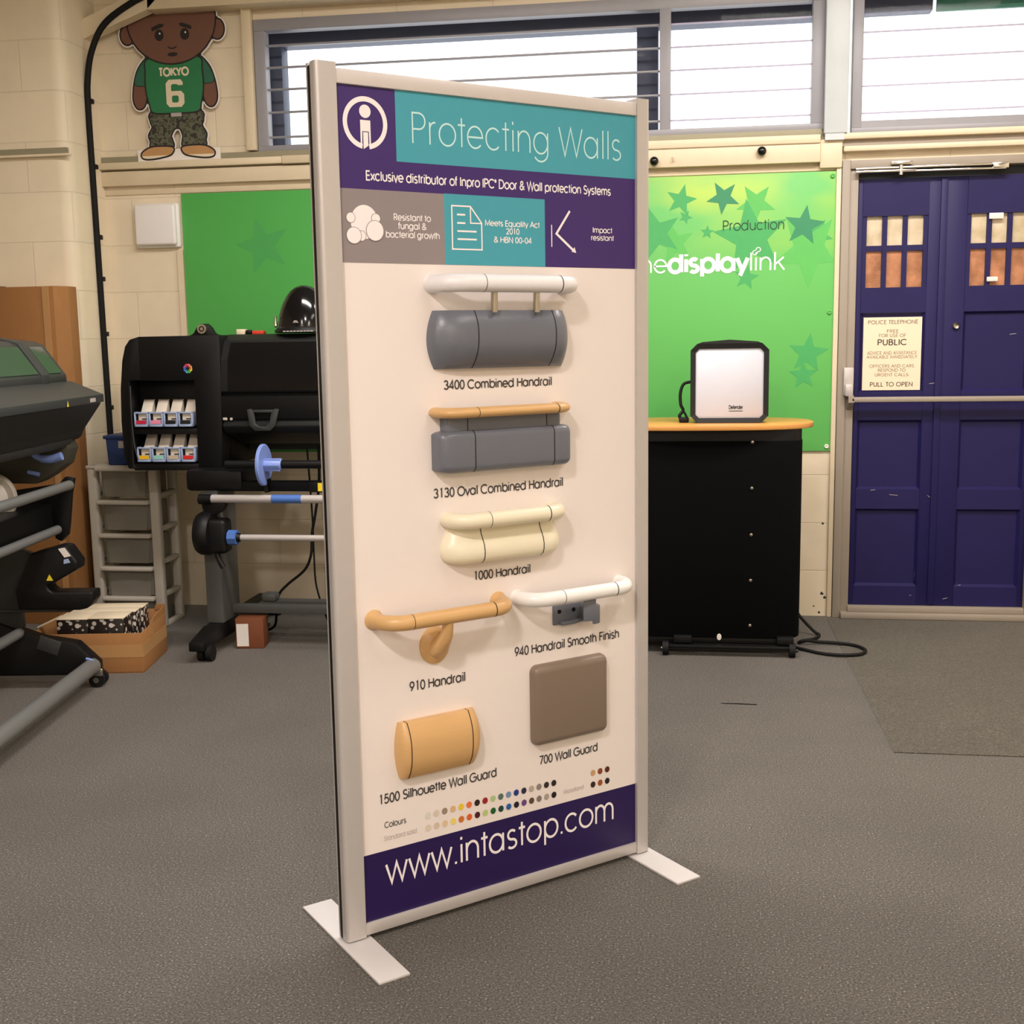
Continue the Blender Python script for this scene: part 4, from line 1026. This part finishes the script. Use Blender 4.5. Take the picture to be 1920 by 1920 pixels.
# paper spindle with blue disc
MB().cyl((-2.03, 5.02, .868), (XR, 5.02, .868), .0185, 24).build('spindle', 'black', PA, o)
dk = MB().lathe([(.090, -1.862), (.093, -1.860), (.093, -1.850), (.088, -1.846), (.030, -1.846)], (0, 5.02, .866), 48, 'x')
dk.lathe([(.028, -1.85), (.026, -1.775), (.022, -1.770)], (0, 5.02, .866), 20, 'x')
for k in range(6):
    a = R(60 * k); dk.box(-1.85, -1.775, 5.02 + .027 * math.cos(a) - .004, 5.02 + .027 * math.cos(a) + .004, .866 + .027 * math.sin(a) - .004, .866 + .027 * math.sin(a) + .004, .001)
dk.build('spindle_disc', 'blue_plastic', PA, o)
MB().box(-2.08, XR, 5.06, 5.12, .742, .786, .004).box(-1.86, -1.845, 5.03, 5.08, .74, .80).build('loop_guide', 'black', PA, o)
MB().box(-1.655, -1.58, 5.03, 5.07, .742, .790, .004).build('sensor_box', 'black', PA, o)
MB().box(-1.612, -1.57, 5.0285, 5.0298, .748, .784).build('warning_sticker', 'yellow', PA, o)
# legs on castors, cross beam
for sx_, X in ((1, -2.135), (1, XR - .02)):
    MB().box(X - .04, X + .04, 5.065, 5.27, .13, .80, .005).build('leg', 'leg_grey', PA, o)
    ft = MB().prism([(4.83, .055), (4.83, .095), (5.0, .130), (5.72, .130), (5.82, .095), (5.82, .055)], 'x', X - .035, X + .035, .006)
    f_ = ft.build('leg_base', 'black', PA, o)
    for y in (4.89, 5.78):
        w_ = MB().box(X - .012, X + .035, y - .012, y + .012, .035, .06).cyl((X - .008, y, .036), (X + .018, y, .036), .036, 28).cyl((X + .030, y, .036), (X + .054, y, .036), .036, 28)
        w_.build('castor', 'rubber', f_)
MB().box(-2.10, XR - .05, 5.18, 5.235, .152, .188, .004).box(-2.0, XR - .05, 5.25, 5.36, .170, .186, .004).box(-1.99, -1.92, 5.27, 5.34, .186, .225, .012).build('cross_beam', 'leg_grey', PA, o)
# take-up tubes
MB().cyl((-2.10, 5.0, .716), (XR, 5.0, .716), .0185, 24).build('take_up_tube', 'alu', PA, o)
MB().cyl((-1.815, 5.0, .716), (-1.678, 5.0, .716), .0192, 24).build('tape_band', 'blue_tape', PA, o)
MB().cyl((-2.155, 5.0, .714), (-2.095, 5.0, .714), .023, 24).prism([(-2.15, .70), (-2.03, .70), (-2.05, .66), (-2.13, .62)], 'y', 5.0, 5.05, .004).build('tube_holder', 'black', PA, o)
MB().cyl((-1.985, 5.0, .541), (XR, 5.0, .541), .0145, 24).build('take_up_tube', 'alu', PA, o)
MB().cyl((-2.025, 5.0, .541), (-1.985, 5.0, .541), .034, 8).build('drive_collar', 'blue_tape', PA, o)
MB().cyl((-1.988, 5.0, .541), (-1.968, 5.0, .541), .024, 16, .016).build('drive_cone', 'black', PA, o)
mt_ = MB().lathe([(.09, -2.165), (.098, -2.15), (.098, -2.115), (.088, -2.10)], (0, 5.01, .558), 40, 'x')
mt_.box(-2.16, -2.028, 4.965, 5.06, .47, .625, .02, 3).tube([(-2.085, 4.99, .49), (-2.07, 4.985, .44), (-2.05, 4.985, .405)], .012, 12, 4)
mt_.build('take_up_motor', 'black', PA, o)
# holder ring on the top cover
MB().prism([(-2.30, 1.436), (-2.27, 1.450), (-2.255, 1.475), (-2.235, 1.494), (-2.205, 1.494), (-2.185, 1.475), (-2.172, 1.450), (-2.145, 1.438)], 'y', 5.30, 5.34, .004).build('roll_bracket', 'black', PA, o)
MB().ring((-2.222, 5.285, 1.470), (-2.222, 5.30, 1.470), .022, .013).cyl((-2.222, 5.285, 1.470), (-2.222, 5.30, 1.470), .008, 16).build('bracket_ring', 'chrome', PA, o)

# ink cartridges, four to a shelf
NAMES = [('crimson label', (200, 40, 70)), ('pink label', (236, 140, 170)), ('black label', (26, 26, 26)), ('black label', (30, 30, 32)),
         ('yellow label', (240, 190, 40)), ('pale cyan label', (150, 214, 200)), ('beige label', (196, 180, 150)), ('red label', (214, 40, 36))]
LAB = ['white ink cartridge with crimson label, upper shelf of printer', 'white ink cartridge with pink label, upper shelf of printer',
       'white ink cartridge with black label, upper shelf beside the pink one', 'white ink cartridge with black label at right end of upper shelf',
       'ink cartridge with yellow label, lower shelf of printer', 'ink cartridge with pale cyan label, lower shelf of printer',
       'ink cartridge with beige label, lower shelf of printer', 'ink cartridge with red label, lower shelf of printer']
proto = None
for i in range(8):
    r_w, c = divmod(i, 4); x = -2.4785 + .0712 * c + .004 * r_w; z = 1.028 if r_w == 0 else .866
    if proto is None:
        proto = thing('ink_cartridge', LAB[0], 'ink cartridge', (x, F + .03, z), 0, 'ink cartridges in the printer')
        MB().prism([(.0, .004), (.0, .052), (.012, .066), (.052, .122), (.060, .122), (.060, .004)], 'x', -.020, .030, .002).build('cartridge_body', 'cartridge', proto)
        tr_ = MB().box(-.034, .034, -.034, -.012, .0, .012, .002).box(-.034, -.027, -.034, .0, .0, .068, .002).box(.027, .034, -.034, .0, .0, .068, .002).box(-.034, .034, -.034, -.024, .060, .068, .002).box(-.034, .034, -.030, -.02, .010, .018)
        tr_.box(-.029, .029, -.026, -.018, .012, .030)
        tr_.build('tray', 'tray_blue', proto)
        MB().box(-.026, -.016, -.028, -.020, .030, .060).box(.002, .024, -.0265, -.02, .034, .038).build('slot', 'black', proto)
        MB().box(-.016, .027, -.024, -.018, .030, .060).build('window_panel', 'cartridge', proto)
        MB().box(-.020, .030, .040, .062, .1225, .1228).build('top_label', 'cardboard_dk', proto)
        MB().box(-.024, .024, -.0352, -.0345, .013, .030).build('colour_label', 'black', proto); cur = proto
    else:
        cur = copy_tree(proto); cur.location = (x, F + .03, z); cur['label'] = LAB[i]
    for ch in cur.children:
        if ch.name.startswith('colour_label'):
            ch.data = ch.data.copy(); ch.data.materials[0] = mat('ink_label', NAMES[i][1], .5, var=.02)

# odds and ends on top of the printer
ym = MB().box(-2.06, -2.020, 5.30, 5.34, 1.442, 1.466, .002)
tag(ym.build('sticky_note_pad', 'carton_top', None, (-2.04, 5.32, 1.442)), 'small pale yellow note pad on top of the black printer', 'note pad')
tag(MB().box(-1.985, -1.93, 5.30, 5.34, 1.442, 1.458, .002).build('sticky_note_pad', 'red', None, (-1.96, 5.32, 1.442)), 'small red note pad on top of the black printer', 'note pad')
tag(MB().box(-2.017, -1.99, 5.30, 5.335, 1.442, 1.462, .006).build('tape_holder', 'black', None, (-2.0, 5.32, 1.442)), 'small black holder between the two note pads on the printer', 'holder')
sp = thing('desktop_speaker', 'glossy black dome shaped speaker on top of the printer', 'speaker', (-1.735, 5.32, 1.442)); so = (-1.735, 5.32, 1.442)
dome = [(.128, .028), (.126, .05), (.120, .085), (.110, .115), (.098, .142), (.082, .170), (.062, .194), (.040, .209), (.018, .216), (.003, .217)]
MB().lathe([(r_ * .98, 1.442 + z) for r_, z in dome], (-1.735, 5.32, 0), 48, 'z', 1, .85).build('dome', 'black_gloss', sp, so)
MB().lathe([(.128, 1.442 + .002), (.142, 1.442 + .006), (.140, 1.442 + .016), (.126, 1.442 + .030)], (-1.735, 5.32, 0), 48, 'z', 1, .85).build('base', 'black', sp, so)
fl = MB()
for k in range(9): fl.box(-1.80 + .016 * k, -1.788 + .016 * k, 5.196, 5.20, 1.449, 1.454)
fl.build('vent_slots', 'ink_light', sp, so)
MB().lathe([(.004, 0), (.009, .006), (.008, .02), (.005, .034), (.007, .05)], (-1.855, 5.262, 1.470), 16, 'z').build('control_pad', 'chrome', sp, so)
lt = MB(); text(lt, 'JBL', -1.757, 1.490, .026, .009, .16, 5.2125); lt.build('lettering', 'ink_light', sp, so)

# cables hanging behind the printer, small box beneath it
hc = thing('mains_cable', 'black cable hanging under the printer and bending left to the floor', 'cable', (-1.80, 5.35, .02)); ho = (-1.80, 5.35, .02)
MB().tube([(-1.70, 5.34, .92), (-1.712, 5.36, .74), (-1.735, 5.36, .60), (-1.756, 5.36, .50), (-1.765, 5.36, .40), (-1.80, 5.36, .325), (-1.885, 5.36, .255), (-1.935, 5.36, .20), (-1.955, 5.38, .12), (-1.975, 5.40, .04), (-2.03, 5.42, .009), (-2.06, 5.55, .009)], .0065, 10, 6).build('sheath', 'rubber', hc, ho)
hc = thing('mains_cable', 'thin black cable hanging straight down under the printer', 'cable', (-1.755, 5.37, .02)); ho = (-1.755, 5.37, .02)
MB().tube([(-1.757, 5.34, .92), (-1.758, 5.38, .60), (-1.757, 5.38, .40), (-1.752, 5.38, .25), (-1.725, 5.40, .12), (-1.70, 5.43, .03), (-1.68, 5.50, .008)], .0045, 10, 6).build('sheath', 'rubber', hc, ho)
ob = thing('parts_box', 'small rust orange carton with white label under the printer', 'carton', (-2.0, 5.16, 0), R(8)); 
MB().box(-.065, .065, -.05, .06, 0, .142, .003).build('carton', 'orange_box', ob)
MB().box(-.060, -.005, -.0508, -.0502, .012, .118).build('shipping_label', 'paper', ob)

# ================================================================== DRAWER TOWER, BLUE BIN, CARTONS
tw = thing('drawer_tower', 'white plastic drawer tower standing between the two printers', 'drawer unit', (-2.75, 5.58, 0)); o = (-2.75, 5.58, 0)
fr = MB(); x0, x1, y0, y1 = -2.935, -2.572, 5.462, 5.71
for x in (x0, x1 - .044):
    fr.box(x, x + .050, y0, y0 + .045, 0, .815, .012, 3).box(x + .004, x + .046, y1 - .04, y1, 0, .815, .010, 3)
for z in (.0, .152, .318, .485, .651, .795):
    for x in (x0 - .002, x1 - .026): fr.box(x, x + .028, y0 + .03, y1 - .03, z, min(z + .024, .812), .004)
    fr.box(x0 + .03, x1 - .03, y0 + .07, y1 - .01, z, z + .006)
fr.box(x0 - .002, x1 + .002, y0 - .004, y1 + .004, .797, .815, .006, 3)
fr.build('frame', 'tower', tw, o)
for z in (.008, .160, .326, .493, .659):
    h = .135
    d = MB(); rows = []
    for k in range(9):
        t = k / 8; w0 = -2.872 + .012; w1 = -2.628
        rows.append([(w0 + (1 - zz) * .012 + (w1 - w0 - (1 - zz) * .024) * t, y0 + .014 - .012 * math.sin(math.pi * t) * zz, z + h * zz) for zz in (0, .5, 1)])
    d.grid(rows).box(-2.868, -2.624, y0 + .022, y1 - .02, z, z + h * .96, .004)
    dr = d.build('drawer', 'drawer', tw, o)
    MB().box(-2.882, -2.612, y0 - .024, y0 + .02, z + h - .006, z + h + .016, .007, 3).build('lip', 'tower', dr)
bn = thing('storage_bin', 'dark blue plastic bin on the drawer tower beside the black printer', 'bin', (-2.72, 5.57, .815)); bo = (-2.72, 5.57, .815)
bb = MB().prism([(-2.825, .815), (-2.835, .965), (-2.60, .965), (-2.61, .815)], 'y', 5.48, 5.66, .008); bb.box(-2.842, -2.595, 5.472, 5.668, .945, .962, .004)
bb.build('tub', 'bin_blue', bn, bo)
MB().box(-2.765, -2.70, 5.4785, 5.4795, .90, .935).build('card_label', 'ink_light', bn, bo)

tc_ = thing('tall_carton', 'tall brown cardboard carton leaning upright against the block pier', 'carton', (-3.18, 5.53, 0)); o = (-3.18, 5.53, 0)
MB().prism([(-3.362, 5.50), (-3.049, 5.475), (-3.003, 5.54), (-3.003, 5.615), (-3.362, 5.615)], 'z', 0, 1.692, .003).build('carton', 'cardboard', tc_, o)
MB().box(-3.11, -3.075, 5.474, 5.4795, .10, 1.69, rot=Matrix.Rotation(R(-4.5), 4, 'Z')).build('packing_tape', 'tape', tc_, o)
tag(MB().box(-3.75, -3.366, 5.50, 5.60, 0, 1.70, .003).build('tall_carton', 'cardboard_dk', None, (-3.56, 5.55, 0)), 'darker tall cardboard sheet at the left picture edge beside the brown carton', 'carton')

# open carton on the floor with printed sleeves in it
q = R(9.0)
cb = thing('open_carton', 'open brown cardboard box on the floor filled with printed sleeves', 'carton', (-2.309, 4.678, 0), q)   # local x runs left (negative), y back
def wall_(mb, x0, x1, y0, y1, z1): mb.box(x0, x1, y0, y1, 0, z1, .0015)
W_, DP = .47, .37
cbm = MB(); cbm.box(-W_, 0, 0, DP, 0, .006)
wall_(cbm, -W_, 0, 0, .006, .176); wall_(cbm, -W_, -W_ + .006, .006, DP, .185); wall_(cbm, -.006, 0, .006, DP, .178); wall_(cbm, -W_, 0, DP - .006, DP, .20)
cbm.prism([(.10, .176), (DP, .178), (DP, .215), (.20, .205)], 'x', -.005, -.001).prism([(-.05, .19), (0, .19), (0, .222), (-.04, .222)], 'y', DP - .006, DP - .002)
cbm.build('carton', 'cardboard', cb)
MB().box(-W_, .0006, -.0008, 0, .070, .125).box(0, .0008, -.0004, DP, .070, .125).box(.0002, .001, .12, .17, .13, .20).build('packing_tape', 'tape', cb)
SLG = 'printed carton sleeves in the open box'
cosq, sinq = math.cos(q), math.sin(q)
def sleeve(x0, x1, y0, y1, z0, z1, label):
    xc, yc = (x0 + x1) / 2, (y0 + y1) / 2
    t = thing('printed_sleeve', label, 'printed box', (-2.309 + xc * cosq - yc * sinq, 4.678 + xc * sinq + yc * cosq, z0), q, SLG)
    a, b, h = (x1 - x0) / 2, (y1 - y0) / 2, z1 - z0
    MB().box(-a, a, -b, b, 0, h - .004, .001).build('printed_side', 'mottled', t)
    MB().box(-a - .002, a + .002, -b - .002, b + .002, h - .004, h, .001).build('lid', 'carton_top', t)
    return t
sleeve(-.372, -.240, .030, .160, .012, .236, 'printed sleeve with pale petals at front left in the open carton')
sleeve(-.236, -.085, .030, .160, .012, .238, 'printed sleeve with pale petals at front right in the open carton')
sleeve(-.36, -.075, .165, .250, .012, .236, 'printed sleeve lying behind the front pair in the open carton')
sleeve(-.355, -.070, .255, .345, .012, .234, 'rearmost printed sleeve in the open carton')
st_ = thing('loose_card', 'thin pale strip of card poking out at left of the open carton', 'card', (-2.742, 4.70, .20), R(30))
MB().box(-.055, .055, -.010, .010, .012, .015, rot=Matrix.Rotation(R(-22), 4, 'Y')).build('card_strip', 'carton_top', st_)

# ================================================================== SECOND PRINTER, LEFT EDGE (long axis runs towards the camera)
PL = thing('large_format_printer', 'dark grey large format printer cut off by the left picture edge', 'printer', (0, 0, 0), R(8))
ob_, oa_ = -2.1, 4.2
PL.location = (ob_ * math.cos(R(8)) - oa_ * math.sin(R(8)), ob_ * math.sin(R(8)) + oa_ * math.cos(R(8)), 0)
o = (ob_, oa_, 0)     # local x = b (towards the room), y = a (towards the wall)
A0, A1 = 2.9, 4.95
prof = [(-1.742, 1.192), (-1.744, 1.162), (-1.822, 1.055), (-1.832, 1.03), (-1.850, 1.015), (-2.05, 1.06), (-2.55, 1.06), (-2.55, 1.25), (-1.868, 1.252)]
MB().prism([(x, z) for x, z in prof], 'y', A0, A1, .006)
bd = MB().prism(prof, 'y', A0, A1, .006); bd.build('main_body', 'char', PL, o)
MB().prism([(-1.735, 1.200), (-1.735, 1.168), (-1.80, 1.180), (-1.870, 1.245), (-1.870, 1.258)], 'y', A0, A1 + .012, .003).build('front_shelf', 'dkgrey', PL, o)
MB().prism([(-1.845, .985), (-1.868, .92), (-1.93, .875), (-1.99, .842), (-2.3, .85), (-2.3, 1.06), (-1.86, 1.02)], 'y', A1 - .12, A1 - .01, .006).build('end_skirt', 'skirt', PL, o)
MB().prism([(-1.838, 1.026), (-1.858, .990), (-1.90, 1.01), (-1.88, 1.035)], 'y', A0, A1 - .08, .004).build('lower_rail', 'dkgrey', PL, o)
lid = [(-1.866, 1.250), (-1.868, 1.285), (-1.955, 1.408), (-1.990, 1.422), (-2.07, 1.432), (-2.45, 1.432), (-2.45, 1.25)]
MB().prism(lid, 'y', A0, A1 - .03, .008).build('lid', 'dkgrey', PL, o)
def slope_pane(a0, a1):
    mb = MB()
    # pane lies on the sloping front of the lid
    P_, Q_ = Vector((-1.873, 1.292)), Vector((-1.948, 1.398))
    nrm = Vector((.816, .577)) * .004
    p1, p2 = P_ + nrm, Q_ + nrm
    mb.add([(p1.x, a0, p1.y), (p1.x, a1, p1.y), (p2.x, a1, p2.y), (p2.x, a0, p2.y), (P_.x, a0, P_.y), (P_.x, a1, P_.y), (Q_.x, a1, Q_.y), (Q_.x, a0, Q_.y)], [(0, 1, 2, 3), (4, 7, 6, 5), (0, 4, 5, 1), (1, 5, 6, 2), (2, 6, 7, 3), (3, 7, 4, 0)])
    return mb.build('window', 'lid_pane', PL, o)
slope_pane(4.74, 4.87); slope_pane(A0 + .1, 4.64)
MB().prism([(-1.862, 1.25), (-1.862, 1.290), (-1.952, 1.418), (-2.06, 1.442), (-2.06, 1.43), (-1.95, 1.40), (-1.875, 1.29), (-1.875, 1.25)], 'y', 4.655, 4.725, .003).build('lid_rib', 'dkgrey', PL, o)
tri = MB(); tri.add([(-1.7335, 4.548, 1.170), (-1.7335, 4.566, 1.170), (-1.7335, 4.557, 1.194)], [(0, 1, 2)]); tri.build('warning_sticker', 'yellow', PL, o)
MB().box(-1.735, -1.7335, 4.80, 4.86, 1.174, 1.190).build('badge', 'ink_light', PL, o)
# pale blue release levers below the body
MB().tube([(-1.990, 4.76, 1.04), (-1.974, 4.76, .995), (-1.950, 4.76, .960), (-1.90, 4.76, .950), (-1.85, 4.76, .962)], [.014] * 10 + [.017] * 7, 14, 4).build('release_lever', 'blue_plastic', PL, o)
MB().tube([(-2.00, 4.78, .897), (-1.955, 4.78, .886)], .009, 12).build('release_lever', 'blue_plastic', PL, o)
# paper roll
MB().lathe([(.098, 4.60), (.102, 4.605), (.102, 4.625), (.098, 4.63)], (-2.085, 0, .812), 48, 'y').build('roll_flange', 'tower', PL, o)
MB().lathe([(.072, 3.2), (.074, 3.21), (.074, 4.60)], (-2.085, 0, .812), 48, 'y').build('paper_roll', 'paper', PL, o)
# tubes, end plate
MB().cyl((-1.870, A0, .835), (-1.855, 4.83, .835), .020, 24).build('guide_tube', 'tube_grey', PL, o)
MB().cyl((-1.915, A0, .655), (-1.905, 4.80, .655), .0185, 24).build('guide_tube', 'tube_grey', PL, o)
MB().prism([(-1.835, .862), (-1.85, .80), (-1.865, .69), (-1.875, .63), (-1.905, .60), (-1.93, .615), (-1.925, .66), (-2.20, .62), (-2.20, .80), (-1.90, .84), (-1.87, .87)], 'y', 4.83, 4.86, .004).build('end_plate', 'black', PL, o)
MB().box(-2.26, -1.93, A0, 4.83, .66, .76, .01).build('roll_trough', 'black', PL, o)
# leg pairs
for ya in (4.77, 3.1):
    lgm = MB().prism([(-2.36, .25), (-2.36, .90), (-2.16, .90), (-2.15, .62), (-2.00, .565), (-2.06, .40), (-2.06, .25)], 'y', ya - .02, ya + .02, .004)
    lg_ = lgm.build('leg', 'dkgrey', PL, o)
    fb = MB().prism([(-2.55, .33), (-2.17, .285), (-1.985, .215), (-1.84, .19), (-1.755, .105), (-1.755, .070), (-1.80, .055), (-2.55, .055)], 'y', ya - .035, ya + .035, .006)
    f_ = fb.build('leg_base', 'black', PL, o)
    w_ = MB().box(-1.785, -1.745, ya - .012, ya + .012, .03, .075, .004).cyl((-1.765, ya - .030, .032), (-1.765, ya - .006, .032), .032, 28).cyl((-1.765, ya + .006, .032), (-1.765, ya + .030, .032), .032, 28)
    w2_ = w_.build('castor', 'rubber', f_)
    MB().cyl((-1.765, ya - .034, .032), (-1.765, ya - .030, .032), .012, 16).box(-1.79, -1.735, ya - .034, ya - .030, .05, .082, .003).build('castor_fork', 'chrome', f_)
    MB().cyl((-2.40, ya, .036), (-2.36, ya, .036), .036, 24).build('castor', 'rubber', f_)
MB().box(-1.99, -1.90, 4.725, 4.731, .155, .215, .002, rot=Matrix.Rotation(R(20), 4, 'Y')).build('leg_plate', 'dkgrey', PL, o)
MB().tube([(-1.795, 4.725, .128), (-1.772, 4.722, .122), (-1.752, 4.72, .105)], .0055, 10, 4).build('foot_pad', 'blue_plastic', PL, o)
MB().cyl((-1.777, A0, .092), (-1.777, 4.745, .092), .033, 28).build('floor_tube', 'tube_grey', PL, o)
MB().cyl((-2.09, A0, .235), (-2.07, 4.745, .235), .022, 24).build('floor_tube', 'tube_grey', PL, o)
MB().box(-2.36, -1.85, 4.74, 4.80, .322, .334, .002).build('shelf_plate', 'dkgrey', PL, o)
# C-shaped take-up motor on the shelf
mp = [(-2.048, .345), (-2.056, .43), (-1.985, .572), (-1.955, .580), (-1.868, .602), (-1.838, .600), (-1.796, .535), (-1.800, .505), (-1.90, .450), (-1.925, .440), (-1.922, .425), (-1.905, .412), (-1.742, .412), (-1.742, .378), (-1.765, .345), (-1.80, .337)]
mo = MB().prism(mp, 'y', 4.70, 4.80, .008, 3).build('take_up_motor', 'black', PL, o)
MB().prism([(-1.868, .592), (-1.842, .597), (-1.818, .562), (-1.845, .556)], 'y', 4.6988, 4.6995).build('sticker', 'paper', mo)
MB().prism([(-1.848, .548), (-1.830, .552), (-1.822, .535), (-1.850, .530)], 'y', 4.6988, 4.6995).build('sticker', 'tray_blue', mo)
MB().prism([(-1.925, .462), (-1.897, .462), (-1.911, .488)], 'y', 4.6988, 4.6995).build('warning_sticker', 'yellow', mo)
